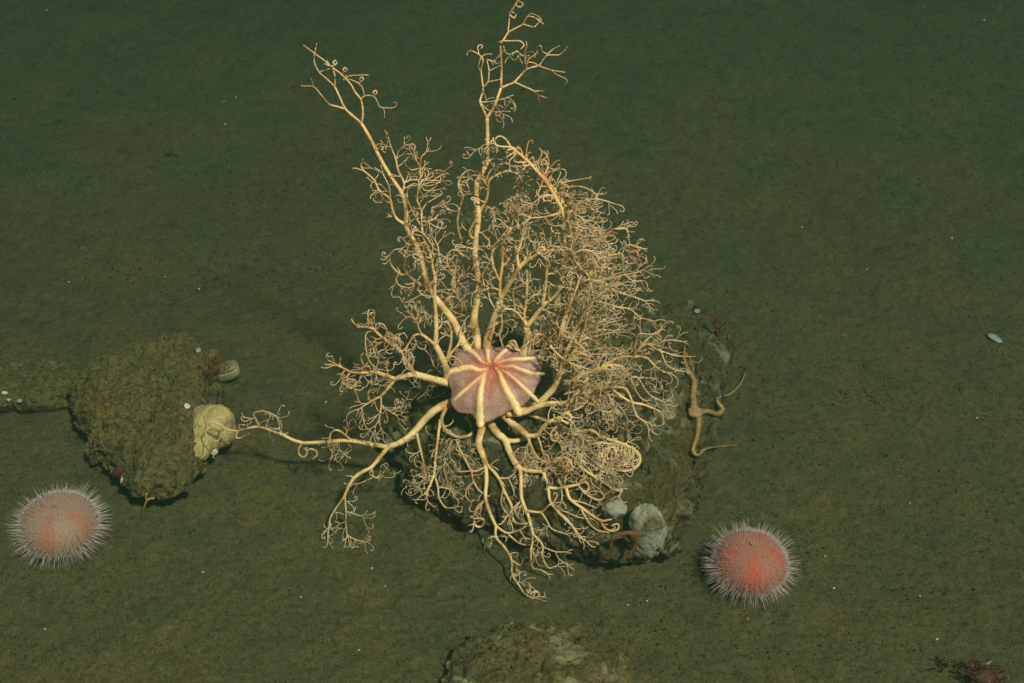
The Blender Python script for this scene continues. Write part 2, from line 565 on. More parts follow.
def branch(A, pts, r0, r1, Y=None, dY=0.0, tip=2, tipL=16, side=0, sideL=14, flow=NOFLOW, sidedir=None, bumpy=0.05, fine=False, slevel=2, low=False, thin=1.0):
    """a traced branch: pts in picture units, radii in mm; starts from the arm's nearest traced point"""
    pts = [np.array(p, float) for p in pts]
    side *= A.sparse; sideL *= 0.80; tipL *= 0.85
    r0 *= 0.9; r1 *= 0.9
    if Y is None:
        b = min(A.pts, key=lambda q: (q[0] - pts[0][0]) ** 2 + (q[1] - pts[0][1]) ** 2)
        Y = b[2]
    ds = np.concatenate([[0], np.cumsum([np.linalg.norm(pts[i + 1] - pts[i]) for i in range(len(pts) - 1)])])
    W = []
    for i, p in enumerate(pts):
        s = ds[i] / max(ds[-1], 1e-6)
        y = Y + dY * s + (rng.uniform(-1, 1) * 0.0022 if 0 < i else 0)
        w = at_y(p[0], p[1], y)
        rr = (r0 + (r1 - r0) * s) * PX
        g = 0
        while w[2] < surf(w[0], w[1]) + rr and g < 80:       # rest on the rock or the mud, never in it
            y -= 0.003; g += 1
            w = at_y(p[0], p[1], y)
        W.append(w); A.pts.append((p[0], p[1], y))
    S = smooth_path(W, 4)
    tt = np.linspace(0, 1, len(S))
    rad = (r0 + (r1 - r0) * tt) * PX
    rad = rad * (1 + 0.05 * np.sin(np.arange(len(S)) * 2.1 + rng.random() * 6))
    T = A.fine if fine else A.main
    T.tube(S, rad, 10 if r0 > 2.6 else (8 if r0 > 1.4 else 6), bumpy)
    # tip
    e = S[-1] - S[-3]; e /= np.linalg.norm(e)
    if tip >= 0:
        for k in range(2 if tip > 0 else 1):
            ax = -FWD + rnd3() * 0.6; ax /= np.linalg.norm(ax)
            an = (0.45 if k == 0 else -0.45) * rng.uniform(0.5, 1.4) if tip > 0 else 0
            e2 = e * math.cos(an) + np.cross(ax, e) * math.sin(an)
            twig(A.fine, S[-1], e2, tipL * PX * rng.uniform(0.8, 1.2), r1 * PX * 0.85, max(tip - 1, 0), flow, 0.35, A.curl if tipL > 5 else 0.2)
    # side tendrils
    if side > 0:
        L = ds[-1]; pos = rng.uniform(4, side)
        while pos < L:
            i = min(len(S) - 2, max(1, int(pos / L * (len(S) - 1))))
            t = S[i + 1] - S[i - 1]; t /= np.linalg.norm(t)
            if sidedir is not None:
                e = np.array(sidedir, float) + rnd3() * 0.7 + t * 0.3
            else:
                c = np.cross(t, -FWD + rnd3() * 0.8); c /= np.linalg.norm(c)
                e = c * rng.choice((-1, 1)) + t * 0.7 + rnd3() * 0.3
            rr = min(rad[i] * 0.65, 0.00098)
            twig(A.fine, S[i], e / np.linalg.norm(e), sideL * PX * rng.uniform(0.6, 1.35), rr, rng.choice((max(slevel - 1, 0), slevel)), flow, 0.4, A.curl)
            pos += side * rng.uniform(0.5, 1.5)
    return S


ARMS = []


def new_arm(sparse=1.0, curl=0.65):
    a = Arm(sparse, curl); ARMS.append(a); return a


# --- arm reaching left with drooping forks
A = new_arm()
branch(A, [(474, 387), (462, 386), (452, 384), (436, 380), (414, 374)], 5.2, 3.6, Y=0.012, dY=-0.037, tip=-1)
branch(A, [(414, 374), (406, 361), (398, 349), (390, 343), (383, 338), (374, 330)], 2.7, 1.5, dY=-0.02, tip=2, tipL=12, side=9, sideL=16)
branch(A, [(374, 330), (366, 334), (366, 349), (370, 362), (378, 369)], 0.8, 0.6, dY=-0.01, tip=1, tipL=10, side=10, sideL=9)
branch(A, [(375, 331), (377, 324), (384, 325), (388, 335), (391, 343)], 0.9, 0.6, dY=-0.005, tip=1, tipL=10, side=8, sideL=9)
branch(A, [(386, 341), (377, 344), (374, 352), (378, 361), (376, 368)], 0.8, 0.6, dY=-0.006, tip=1, tipL=10, side=8, sideL=9)
branch(A, [(400, 351), (400, 343), (395, 337), (397, 347)], 0.8, 0.6, dY=-0.006, tip=2, tipL=9, side=7, sideL=9)
branch(A, [(402, 356), (410, 352), (414, 360), (412, 366)], 0.7, 0.5, tip=1, tipL=7, side=8, sideL=8)
branch(A, [(414, 374), (404, 376), (395, 379)], 3.2, 2.6, dY=-0.008, tip=-1)
branch(A, [(395, 379), (385, 375), (374, 372), (362, 373), (351, 372), (343, 368)], 2.2, 1.1, dY=-0.02, tip=3, tipL=14, side=16, sideL=13)
branch(A, [(351, 372), (346, 379), (348, 388), (355, 388), (356, 381), (350, 379)], 1.0, 0.7, dY=-0.006, tip=1, tipL=8, side=5, sideL=8)
branch(A, [(345, 370), (341, 376), (343, 383), (349, 385)], 0.9, 0.6, dY=-0.004, tip=2, tipL=8, side=5, sideL=8)
branch(A, [(371, 372), (369, 366), (363, 367), (362, 371)], 0.8, 0.5, tip=1, tipL=8, side=6, sideL=7)
branch(A, [(395, 379), (389, 387), (381, 396)], 1.9, 1.5, dY=-0.006, tip=-1)
branch(A, [(381, 396), (370, 402), (359, 409)], 1.2, 0.7, dY=-0.01, tip=1, tipL=8, side=8, sideL=12)
branch(A, [(370, 402), (368, 393), (373, 385), (380, 385), (378, 391)], 0.8, 0.6, tip=0, tipL=6, side=9, sideL=6)
branch(A, [(381, 396), (381, 407), (379, 420)], 1.1, 0.8, dY=-0.01, tip=3, tipL=14, side=6, sideL=11)
branch(A, [(381, 405), (389, 411), (396, 415)], 0.9, 0.6, dY=-0.004, tip=3, tipL=11, side=6, sideL=9)
branch(A, [(362, 408), (363, 418), (366, 427), (372, 432)], 0.7, 0.5, dY=-0.004, tip=2, tipL=9, side=6, sideL=7)

# --- long arm across to the sponge
A = new_arm(1.3)
branch(A, [(466, 398), (455, 401), (440, 407), (428, 416), (414, 432), (401, 442), (388, 447)], 5.2, 3.1, Y=-0.008, dY=-0.03, tip=-1)
branch(A, [(388, 447), (370, 444), (349, 440.5), (328, 442), (303, 443)], 2.7, 2.0, dY=0.008, tip=-1)
branch(A, [(303, 443), (293, 440), (283, 435), (272, 431), (260, 427), (248, 428), (237, 431)], 2.0, 1.2, dY=0.006, tip=-1)
branch(A, [(237, 431), (230, 430), (225, 428), (219, 424), (212, 421), (207, 424), (205, 431), (207, 436)], 1.1, 0.8, dY=-0.004, tip=1, tipL=7, bumpy=0.03)
branch(A, [(222, 426), (225, 420), (219, 417), (211, 420)], 0.8, 0.6, tip=0, tipL=5)
branch(A, [(225, 429), (224, 438), (221, 445), (217, 450)], 0.7, 0.6, dY=-0.003, tip=0, tipL=5)
branch(A, [(238, 431), (236, 437), (240, 438), (246, 435)], 1.1, 0.7, dY=-0.003, tip=0, tipL=5)
branch(A, [(240, 430), (239, 425), (245, 425)], 1.0, 0.7, dY=-0.002, tip=1, tipL=5)
branch(A, [(260, 427), (256, 420), (254, 413.5), (263, 411), (272, 414), (277, 417)], 1.2, 0.8, dY=-0.008, tip=2, tipL=10, side=9, sideL=9)
branch(A, [(277, 417), (281, 422), (282, 431)], 0.7, 0.5, tip=1, tipL=6, side=6, sideL=6)
branch(A, [(269, 430), (270, 437), (273, 440)], 0.6, 0.4, tip=1, tipL=6)
branch(A, [(303, 443), (299, 448), (299, 454), (303, 457), (307, 454), (306, 450)], 1.4, 0.9, dY=-0.006, tip=1, tipL=5)
branch(A, [(306, 451), (311, 449), (316, 451), (317, 455), (314, 458)], 1.0, 0.8, dY=-0.002, tip=0, tipL=4)
branch(A, [(351, 440.5), (344, 434), (337, 430), (331, 433), (330, 438)], 1.4, 0.8, dY=-0.008, tip=2, tipL=9, side=8, sideL=7)
branch(A, [(342, 441), (333, 447), (332, 455)], 0.7, 0.5, tip=2, tipL=12, side=7, sideL=9)
branch(A, [(346, 441), (352, 449), (346, 453)], 0.6, 0.5, tip=2, tipL=10, side=7, sideL=8)
branch(A, [(388, 447), (380, 457), (371.5, 467), (362, 472), (354, 478), (348, 488), (344, 497)], 2.5, 1.5, dY=-0.045, tip=-1, low=True)
branch(A, [(371.5, 467), (373, 476), (379, 478), (384, 475)], 1.3, 0.7, dY=-0.004, tip=3, tipL=11, side=6, sideL=9)
branch(A, [(354, 477), (349, 476)], 0.9, 0.6, tip=0, tipL=4)
branch(A, [(372, 478), (365, 481), (360, 483)], 0.7, 0.5, tip=2, tipL=8)
branch(A, [(344, 497), (336, 508), (330, 519), (330, 526), (334, 532)], 1.2, 0.7, dY=-0.012, tip=2, tipL=10, side=12, sideL=9)
branch(A, [(331, 524), (328, 533), (328, 540)], 0.8, 0.6, dY=-0.006, tip=1, tipL=6, side=6, sideL=6)
branch(A, [(345, 497), (346, 512), (346, 524), (347, 535)], 1.0, 0.7, dY=-0.012, tip=2, tipL=10, side=10, sideL=10)
branch(A, [(347, 535), (354, 539), (363, 542)], 0.7, 0.5, dY=-0.004, tip=2, tipL=9, side=7, sideL=7)
branch(A, [(346, 511), (354, 514), (361, 516)], 0.6, 0.5, dY=-0.004, tip=2, tipL=8)

# --- upper left arm (slender twin stems)
A = new_arm(1.2)
branch(A, [(456, 388), (448, 380), (446, 368), (440, 354), (435.5, 345)], 4.6, 3.0, Y=0.0, dY=-0.006, tip=-1)
branch(A, [(435.5, 346), (436, 331), (436, 318), (434.5, 298), (435, 276)], 2.7, 1.9, dY=0.012, tip=-1, side=26, sideL=14)
branch(A, [(435, 276), (432, 264), (430.6, 256), (427, 245), (423, 236), (422, 227)], 1.7, 1.2, dY=0.01, tip=-1, side=10, sideL=18, flow=FLOW_R)
branch(A, [(435, 276), (440, 265), (439, 256), (438, 247), (435, 240)], 1.0, 0.7, dY=0.004, tip=2, tipL=12, side=7, sideL=13, flow=FLOW_R)
branch(A, [(422, 227), (421.5, 219), (421.5, 211), (418, 203), (417, 199), (418, 190), (419, 185)], 1.1, 0.8, dY=0.008, tip=2, tipL=14, side=6, sideL=20, sidedir=(0.9, 0, 0.1), flow=FLOW_R)
branch(A, [(422, 227), (428, 222), (432, 216), (432, 208), (439, 206)], 0.9, 0.6, dY=0.004, tip=1, tipL=10, side=6, sideL=12, sidedir=(0.9, 0, 0.1), flow=FLOW_R)
branch(A, [(422, 227), (416, 218), (411, 208), (408, 201)], 0.8, 0.5, dY=0.002, tip=1, tipL=9, side=9, sideL=8)
branch(A, [(430, 256), (433, 248), (428, 239), (424, 234)], 0.9, 0.6, tip=2, tipL=11, side=9, sideL=12)
branch(A, [(435.5, 346), (428, 339), (421, 334)], 1.9, 1.5, dY=-0.008, tip=-1)
branch(A, [(421, 334), (418, 327), (416, 321), (411, 316), (407, 309), (404, 304)], 1.3, 0.7, dY=-0.01, tip=1, tipL=10, side=5, sideL=13)
branch(A, [(404, 304), (409, 301), (417, 297)], 0.6, 0.45, tip=0, tipL=6)
branch(A, [(417, 323), (418, 315), (424, 312), (430, 316)], 0.8, 0.5, tip=2, tipL=9, side=4, sideL=9)
branch(A, [(421, 334), (414, 335.5), (409, 343), (406, 348)], 1.2, 0.8, dY=-0.005, tip=2, tipL=11, side=7, sideL=10)
branch(A, [(446, 362), (449, 352), (451, 342), (451, 332), (448, 323), (441, 322)], 1.8, 0.9, dY=0.006, tip=2, tipL=9, side=14, sideL=10)
branch(A, [(446, 362), (452, 352), (458, 345), (461, 336)], 1.7, 1.0, dY=0.01, tip=2, tipL=18, side=9, sideL=14)
branch(A, [(440, 372), (434, 366), (431, 358), (427, 352)], 0.7, 0.5, Y=0.02, dY=0.01, tip=2, tipL=14, side=6, sideL=14, fine=True)
branch(A, [(446, 386), (430, 386), (420, 392), (410, 402)], 0.9, 0.6, Y=0.03, dY=0.01, tip=3, tipL=16, side=5, sideL=14, fine=True)
branch(A, [(446, 392), (432, 398), (424, 390), (415, 387)], 0.9, 0.6, Y=0.035, dY=0.01, tip=3, tipL=14, side=5, sideL=13, fine=True)

# --- tall leaning arm with the antler tip
A = new_arm(1.3, 0.35)
branch(A, [(474, 358), (466, 347), (461, 338), (456, 326), (448, 314), (440, 304), (434, 296), (428, 288)], 5.0, 3.2, Y=0.014, dY=0.012, tip=-1, side=22, sideL=16)
branch(A, [(428, 288), (424.5, 272), (421, 260), (417, 246), (411, 237), (405.7, 225)], 3.1, 2.5, dY=0.012, tip=-1, side=12, sideL=14)
branch(A, [(405.7, 225), (406, 211), (402, 194), (391.6, 178), (381, 160), (370.5, 139), (361.5, 123.5)], 2.4, 1.6, dY=0.02, tip=-1)
branch(A, [(428, 288), (418, 283), (407, 274), (404, 264), (408, 256), (416, 254)], 2.0, 1.0, dY=-0.015, tip=2, tipL=12, side=8, sideL=11)
branch(A, [(407, 274), (400, 274), (391, 265), (390, 256), (394, 250), (401, 249)], 1.3, 0.7, dY=-0.01, tip=2, tipL=9, side=8, sideL=9)
branch(A, [(399, 274), (396, 279), (399, 285), (408, 288)], 0.9, 0.6, dY=-0.004, tip=1, tipL=8, side=8, sideL=7)
branch(A, [(420, 285), (417, 290), (423, 291)], 1.0, 0.7, tip=2, tipL=6)
branch(A, [(416, 244), (407, 244), (404, 240)], 0.9, 0.6, dY=-0.004, tip=1, tipL=6)
branch(A, [(405.7, 225), (396, 218), (392, 208), (390, 199), (379, 190), (374, 180), (364, 171)], 1.6, 0.8, dY=0.012, tip=1, tipL=8, side=13, sideL=11)
branch(A, [(390, 199), (390, 191), (388, 184), (383, 174)], 0.9, 0.6, dY=0.004, tip=2, tipL=9, side=9, sideL=9)
branch(A, [(374, 181), (379, 172), (371, 168)], 0.6, 0.45, tip=1, tipL=9)
branch(A, [(364, 171), (361, 166), (362, 162)], 0.6, 0.4, tip=0, tipL=5)
branch(A, [(402, 194), (404, 183), (398, 170), (396, 160), (391, 147), (388, 137)], 1.3, 0.7, dY=0.012, tip=1, tipL=8, side=9, sideL=12)
branch(A, [(396, 160), (399, 150), (404, 146)], 0.6, 0.4, tip=2, tipL=9, side=8, sideL=8)
branch(A, [(404, 183), (411, 180), (420, 180), (433, 180.5), (446, 181)], 0.9, 0.5, dY=0.006, tip=0, tipL=5, side=8, sideL=10)
branch(A, [(420, 180), (420, 167), (416, 160), (414.5, 152)], 0.9, 0.6, dY=0.004, tip=1, tipL=7, side=7, sideL=9)
branch(A, [(420, 168), (421.5, 157), (426, 152), (428, 143)], 0.8, 0.5, dY=0.003, tip=1, tipL=6, side=7, sideL=8)
branch(A, [(420, 168), (412, 170), (409, 168)], 0.7, 0.5, tip=0, tipL=5)
branch(A, [(420, 181), (424, 190), (434, 190), (441, 189)], 0.7, 0.45, tip=1, tipL=6, side=7, sideL=8)
branch(A, [(424, 180), (434, 171), (444, 171)], 0.6, 0.4, tip=1, tipL=6, side=9, sideL=7)
# antler
branch(A, [(361.5, 123.5), (353, 116), (345.4, 109), (340, 98), (335, 87)], 1.35, 0.95, dY=0.012, tip=-1)
branch(A, [(335, 87), (327, 79), (319, 72), (314, 60.5), (316, 47)], 0.9, 0.55, dY=0.008, tip=0, tipL=4)
branch(A, [(335, 87), (334, 72), (326, 62), (316, 54.5), (306, 47)], 0.85, 0.55, dY=0.004, tip=0, tipL=3)
branch(A, [(345.4, 109), (337, 106.5), (329, 104), (322, 96), (314, 87), (304, 86)], 0.95, 0.5, dY=-0.006, tip=0, tipL=3)
branch(A, [(314, 87), (312, 81)], 0.5, 0.4, tip=0, tipL=3)
branch(A, [(319, 72), (325, 70), (329, 69)], 0.5, 0.45, tip=0, tipL=3)
branch(A, [(361.5, 123.5), (363, 113), (361, 100), (355, 92), (350.5, 84), (341, 74), (330, 66)], 1.15, 0.7, dY=0.01, tip=1, tipL=7)
branch(A, [(361, 100), (364.5, 96), (373, 96), (377, 101), (380, 107), (388, 108)], 0.8, 0.5, dY=0.004, tip=0, tipL=3)
branch(A, [(380, 107), (384, 110), (384.5, 116)], 0.5, 0.4, tip=0, tipL=3)
branch(A, [(364.5, 96), (362, 87), (356, 82), (349, 79)], 0.75, 0.5, dY=0.004, tip=1, tipL=6)
branch(A, [(346, 78), (352, 75.5), (366, 75)], 0.6, 0.5, tip=0, tipL=3)
for (bu, bv) in ((345, 70), (335, 63), (361.5, 79.5), (375, 93)):   # tight end coils
    b = min(A.pts, key=lambda q: (q[0] - bu) ** 2 + (q[1] - bv) ** 2)
    branch(A, [(b[0], b[1]), (bu - 2, bv + 3), (bu + 2, bv), (bu, bv - 2.5), (bu - 2, bv), (bu, bv + 1.5)], 0.8, 0.6, tip=-1)

# --- tallest arm, straight up
A = new_arm(1.35)
branch(A, [(484, 360), (479, 346), (476, 334), (474, 321), (476, 305), (479.5, 283)], 5.4, 3.3, Y=0.016, dY=0.012, tip=-1, side=24, sideL=16)
branch(A, [(479.5, 283), (476, 265), (475, 253), (476, 238), (478.5, 215), (476, 194), (477, 181)], 3.4, 2.7, dY=0.014, tip=-1, side=15, sideL=16)
branch(A, [(477, 181), (483, 171), (487, 162), (487.5, 140), (487, 118)], 2.4, 1.9, dY=0.01, tip=-1)
branch(A, [(487, 118), (483, 109), (480, 102), (482, 94), (483, 88), (481, 70), (483, 60), (479, 54.5)], 1.2, 0.7, dY=0.01, tip=1, tipL=7)
branch(A, [(481, 71), (478.5, 68), (480, 60), (484, 55), (490, 54)], 0.6, 0.5, tip=0, tipL=3)
branch(A, [(483, 88), (488, 81), (489, 70), (487, 60), (491, 61)], 0.8, 0.5, dY=0.004, tip=1, tipL=5)
branch(A, [(488, 82), (497, 80)], 0.5, 0.4, tip=0, tipL=4)
branch(A, [(489, 71), (497, 67)], 0.5, 0.4, tip=0, tipL=4)
branch(A, [(480, 102), (487, 102), (494, 101), (506, 98)], 0.6, 0.4, tip=2, tipL=7, side=6, sideL=7)
branch(A, [(482, 104), (488, 110), (500, 112)], 0.6, 0.4, tip=2, tipL=8, side=6, sideL=8)
branch(A, [(487, 118), (492, 110), (496, 102), (501, 88)], 1.6, 1.3, dY=0.004, tip=-1)
branch(A, [(501, 88), (501.5, 67), (500.5, 46), (504, 39), (508, 32.5)], 1.25, 0.9, dY=0.008, tip=-1)
branch(A, [(508, 32.5), (509, 22), (510, 13), (514, 7), (517, 2)], 0.8, 0.6, dY=0.004, tip=0, tipL=4)
branch(A, [(508, 32.5), (515, 28.5), (523, 24), (527, 17), (535, 17.5), (542, 23)], 0.8, 0.5, dY=0.004, tip=0, tipL=3)
branch(A, [(527, 17), (531, 13.5), (536, 15)], 0.5, 0.4, tip=0, tipL=3)
branch(A, [(523, 24), (529, 26), (534, 27), (536, 25.5)], 0.7, 0.6, tip=0, tipL=3)
branch(A, [(510, 15), (514, 18), (516, 14), (512, 12)], 0.7, 0.6, tip=-1)
branch(A, [(515, 5), (520, 7), (523, 4), (519, 1)], 0.7, 0.6, tip=-1)
branch(A, [(500.5, 46), (498, 43), (503, 41), (512, 41), (520, 41), (524, 45), (522, 48)], 0.9, 0.6, dY=-0.006, tip=0, tipL=3)
branch(A, [(503, 45), (506, 53), (512, 54), (517, 51), (520, 54), (524, 56)], 0.6, 0.5, dY=-0.004, tip=2, tipL=5, side=4, sideL=5)
branch(A, [(501, 88), (508, 85), (514.5, 82), (520, 76), (526, 70), (533, 67), (539, 66)], 1.1, 0.8, dY=0.008, tip=-1)
branch(A, [(539, 66), (543, 60), (547, 55), (552, 50), (557, 47)], 0.7, 0.5, dY=0.003, tip=0, tipL=4)
branch(A, [(547, 55), (554, 55), (560, 54.5), (566, 49)], 0.6, 0.4, tip=0, tipL=3)
branch(A, [(539, 66), (551, 70), (563, 72)], 0.7, 0.45, dY=0.002, tip=0, tipL=3)
branch(A, [(551, 70), (556, 74), (562, 77)], 0.5, 0.4, tip=0, tipL=3)
branch(A, [(526, 70), (527.7, 60.5), (533, 56), (537, 53), (537.5, 47), (541, 46), (542, 51), (547, 54)], 0.7, 0.5, dY=-0.003, tip=-1)
branch(A, [(528, 62), (534, 63), (539, 66)], 0.5, 0.5, tip=-1)
branch(A, [(514.5, 82), (524, 86.5), (534, 91), (538, 95), (544, 97)], 0.8, 0.5, dY=-0.003, tip=0, tipL=3)
branch(A, [(534, 91), (540, 91)], 0.5, 0.4, tip=0, tipL=3)
branch(A, [(538, 95), (539, 100)], 0.5, 0.4, tip=0, tipL=2)
# side loops around its shaft
branch(A, [(478.5, 215), (483, 206), (486.6, 199), (488, 190), (489, 181.5), (494.5, 176), (507, 171), (515, 173)], 1.7, 0.8, dY=-0.006, tip=2, tipL=9, side=12, sideL=10)
branch(A, [(494.5, 176), (495, 167), (502, 164), (509, 164), (516, 169)], 0.9, 0.6, dY=-0.004, tip=2, tipL=8, side=6, sideL=8)
branch(A, [(487, 162), (493, 158), (497, 150), (494, 140), (490, 142)], 0.8, 0.5, tip=1, tipL=8, side=5, sideL=9)
branch(A, [(485, 166), (481, 158), (482, 148), (476, 150)], 0.8, 0.5, tip=1, tipL=8, side=7, sideL=7)
branch(A, [(488, 186), (484, 180)], 0.8, 0.6, tip=1, tipL=6)
branch(A, [(487, 206), (494, 212), (495, 220)], 0.8, 0.6, tip=1, tipL=6, side=6, sideL=6)
branch(A, [(476, 240), (469, 234), (474, 222), (477, 215)], 1.5, 1.2, dY=-0.004, tip=-1, side=10, sideL=10)
branch(A, [(480, 280), (486, 268), (491, 258), (493, 247), (500, 240)], 1.4, 0.9, dY=-0.01, tip=2, tipL=14, side=8, sideL=13)

# --- slim stem left of the tallest
A = new_arm(1.3)
branch(A, [(462, 340), (455, 322), (449, 306), (453, 283), (456, 267), (461, 241)], 2.2, 1.7, Y=0.045, dY=0.012, tip=-1, side=6, sideL=18, flow=FLOW_R)
branch(A, [(461, 241), (458, 230), (457.6, 218), (460, 207), (463, 197), (459, 188), (459, 181), (463, 174), (469, 170), (476, 173)], 1.6, 0.8, dY=0.006, tip=2, tipL=9, side=14, sideL=11)
branch(A, [(463, 197), (469, 190), (466, 182), (472, 178), (478, 178)], 0.9, 0.6, dY=-0.003, tip=2, tipL=8, side=5, sideL=8)
branch(A, [(461, 241), (466, 235), (470, 230), (474, 221)], 1.3, 0.9, dY=-0.003, tip=1, tipL=10, side=9, sideL=10)
branch(A, [(454, 275), (448, 266), (447, 256), (452, 250), (458, 251)], 1.2, 0.8, dY=-0.006, tip=1, tipL=9, side=9, sideL=9)
branch(A, [(452, 320), (460, 303), (468, 290), (472, 274), (470, 262)], 1.3, 0.8, dY=-0.012, tip=3, tipL=20, side=5, sideL=16)
branch(A, [(455, 324), (451, 312), (449, 298), (456, 284)], 1.4, 0.9, dY=-0.008, tip=2, tipL=16, side=7, sideL=13)
branch(A, [(462, 335), (464, 318), (461, 304), (465, 295)], 1.2, 0.8, dY=-0.012, tip=3, tipL=18, side=5, sideL=16)
branch(A, [(467, 340), (470, 322), (466, 310), (459, 300)], 1.1, 0.8, dY=-0.016, tip=3, tipL=18, side=5, sideL=15)

# --- centre arm, forking over the disc
A = new_arm(1.2)
branch(A, [(492, 360), (487, 346), (490, 332), (494.5, 318), (500.6, 298.5)], 5.4, 3.1, Y=0.01, dY=0.008, tip=-1)
branch(A, [(500.6, 298.5), (506, 289), (512, 279), (519, 268), (526, 261), (533, 257)], 2.9, 1.9, dY=-0.008, tip=-1, side=16, sideL=12)
branch(A, [(533, 257), (538, 254), (543, 254), (544, 248), (539, 247), (537, 252), (540, 254)], 1.7, 1.1, dY=-0.004, tip=1, tipL=6, side=6, sideL=6)
branch(A, [(500, 298), (500, 283), (502, 267), (502.5, 255), (503, 244), (509, 232), (513, 222)], 1.9, 1.0, dY=0.012, tip=3, tipL=20, side=9, sideL=13)
branch(A, [(500, 282), (496, 273), (493, 265), (492, 256), (493, 247), (500, 239), (507, 230), (512, 222)], 1.5, 0.9, dY=0.016, tip=3, tipL=20, side=9, sideL=13)
branch(A, [(502, 267), (507, 262), (511, 256), (517, 246), (519, 236), (517, 224)], 1.3, 0.8, dY=0.014, tip=3, tipL=20, side=8, sideL=12)
branch(A, [(519, 268), (517, 256), (520, 246), (522, 238), (518, 224)], 2.0, 0.9, dY=0.012, tip=3, tipL=20, side=7, sideL=12)
branch(A, [(519, 226), (526, 222), (531, 214), (533, 206), (529, 204), (529, 210)], 1.2, 0.8, dY=0.002, tip=2, tipL=9, side=5, sideL=9)
branch(A, [(512, 224), (506, 214), (508, 204), (516, 206)], 0.9, 0.6, tip=3, tipL=12, side=4, sideL=11)
branch(A, [(516, 226), (520, 214), (514, 202), (517, 196)], 0.9, 0.6, tip=3, tipL=12, side=4, sideL=12)
branch(A, [(520, 240), (526, 232), (531, 222), (528, 236), (534, 244)], 0.9, 0.6, tip=2, tipL=10, side=5, sideL=10)
branch(A, [(497, 312), (490, 300), (488, 290), (484, 284)], 1.0, 0.7, dY=0.01, tip=2, tipL=16, side=6, sideL=14)
branch(A, [(496, 336), (502, 330), (500, 322), (494, 326)], 1.4, 1.0, dY=-0.006, tip=1, tipL=7)
branch(A, [(503, 347), (500, 336), (501, 325), (502, 313)], 1.0, 0.7, Y=0.0, dY=0.006, tip=2, tipL=9, side=9, sideL=8)
for _ in range(9):                                    # wispy fringe between the stems
    u0, v0 = rng.uniform(478, 505), rng.uniform(292, 318)
    branch(A, [(u0, v0), (u0 + rng.uniform(4, 12), v0 - 3), (u0 + rng.uniform(14, 26), v0 + rng.uniform(-7, 3))], 0.45, 0.35, Y=0.04, tip=1, tipL=7, fine=True)

# --- candelabra arm at the disc's upper right
A = new_arm(1.2)
branch(A, [(522, 358), (527, 346), (528, 335), (526, 327)], 6.4, 3.4, Y=0.008, dY=0.002, tip=-1)
branch(A, [(526, 327), (523, 320), (515, 311), (506, 309), (501, 313)], 1.6, 0.8, dY=-0.006, tip=2, tipL=8, side=9, sideL=9)
branch(A, [(515, 311), (514, 302), (513, 291), (518, 287)], 1.1, 0.7, dY=0.002, tip=2, tipL=9, side=9, sideL=9)
branch(A, [(526, 325), (524, 315), (526, 304), (527, 284), (527, 262)], 2.1, 1.0, dY=0.014, tip=3, tipL=14, side=10, sideL=12)
branch(A, [(526, 303), (532, 297), (537, 294)], 1.1, 0.7, tip=2, tipL=12, side=6, sideL=9)
branch(A, [(527, 285), (521, 280), (519, 272)], 0.9, 0.6, tip=2, tipL=9, side=6, sideL=8)
branch(A, [(527, 327), (535, 316), (545, 304), (554, 297), (562, 286)], 2.7, 1.6, dY=0.002, tip=3, tipL=18, side=10, sideL=12)
branch(A, [(542, 306), (545.6, 286), (547, 265), (549, 255), (555, 249), (563, 251)], 1.9, 1.0, dY=0.006, tip=3, tipL=14, side=10, sideL=12)
branch(A, [(547, 265), (545, 252), (551, 246), (558, 247)], 1.0, 0.7, tip=2, tipL=12, side=5, sideL=10)
branch(A, [(536, 316), (541, 322), (540, 334)], 0.9, 0.6, tip=2, tipL=10, side=6, sideL=9)
branch(A, [(522, 352), (514, 348), (509, 343), (514, 341), (517, 346)], 1.6, 1.2, dY=-0.01, tip=0, tipL=4)
branch(A, [(530, 345), (538, 342), (544, 336), (538, 334), (534, 339)], 1.4, 0.9, dY=-0.008, tip=1, tipL=6, side=5, sideL=6)

# --- arching arm with the drooping plume
A = new_arm(1.1, 0.55)
branch(A, [(528, 372), (540, 358), (547, 344), (550.5, 333), (556, 310), (560, 284), (564.6, 264)], 3.8, 3.0, Y=0.004, dY=0.018, tip=-1, side=9, sideL=18, flow=FLOW_R)
branch(A, [(564.6, 264), (566, 250), (564, 238), (563, 215), (557, 200), (546, 182), (534, 168), (522, 156), (511, 147)], 2.6, 1.3, dY=0.004, tip=1, tipL=10, side=3.2, sideL=11, slevel=1)
branch(A, [(572, 290), (575, 268), (572, 245), (569, 222), (563, 204), (552, 187), (539, 171), (524, 157)], 2.2, 1.2, Y=0.035, dY=-0.004, tip=1, tipL=8, side=4, sideL=13, flow=FLOW_R)
branch(A, [(559, 188), (567, 182), (577, 180), (588, 178)], 0.9, 0.6, dY=-0.01, tip=1, tipL=5, flow=FLOW_R)
branch(A, [(559, 189), (570, 187), (580, 186.5), (588, 189), (596, 194)], 0.95, 0.6, dY=-0.008, tip=1, tipL=6)
branch(A, [(568, 218), (573, 212), (581, 202), (595, 199), (606, 201), (615, 204)], 1.1, 0.6, dY=-0.012, tip=0, tipL=4, side=12, sideL=12, flow=FLOW_R)
branch(A, [(570, 240), (585, 244), (604, 237), (611, 230), (618, 229), (626, 229), (628, 234)], 1.2, 0.7, dY=-0.014, tip=1, tipL=6, side=10, sideL=10, flow=FLOW_R)
branch(A, [(562, 212), (553, 215), (543, 217), (531, 218)], 1.1, 0.7, dY=-0.012, tip=2, tipL=8, side=11, sideL=8)
branch(A, [(545, 217), (549, 224), (556, 226), (561, 225)], 0.8, 0.6, dY=-0.004, tip=0, tipL=5, side=9, sideL=7)
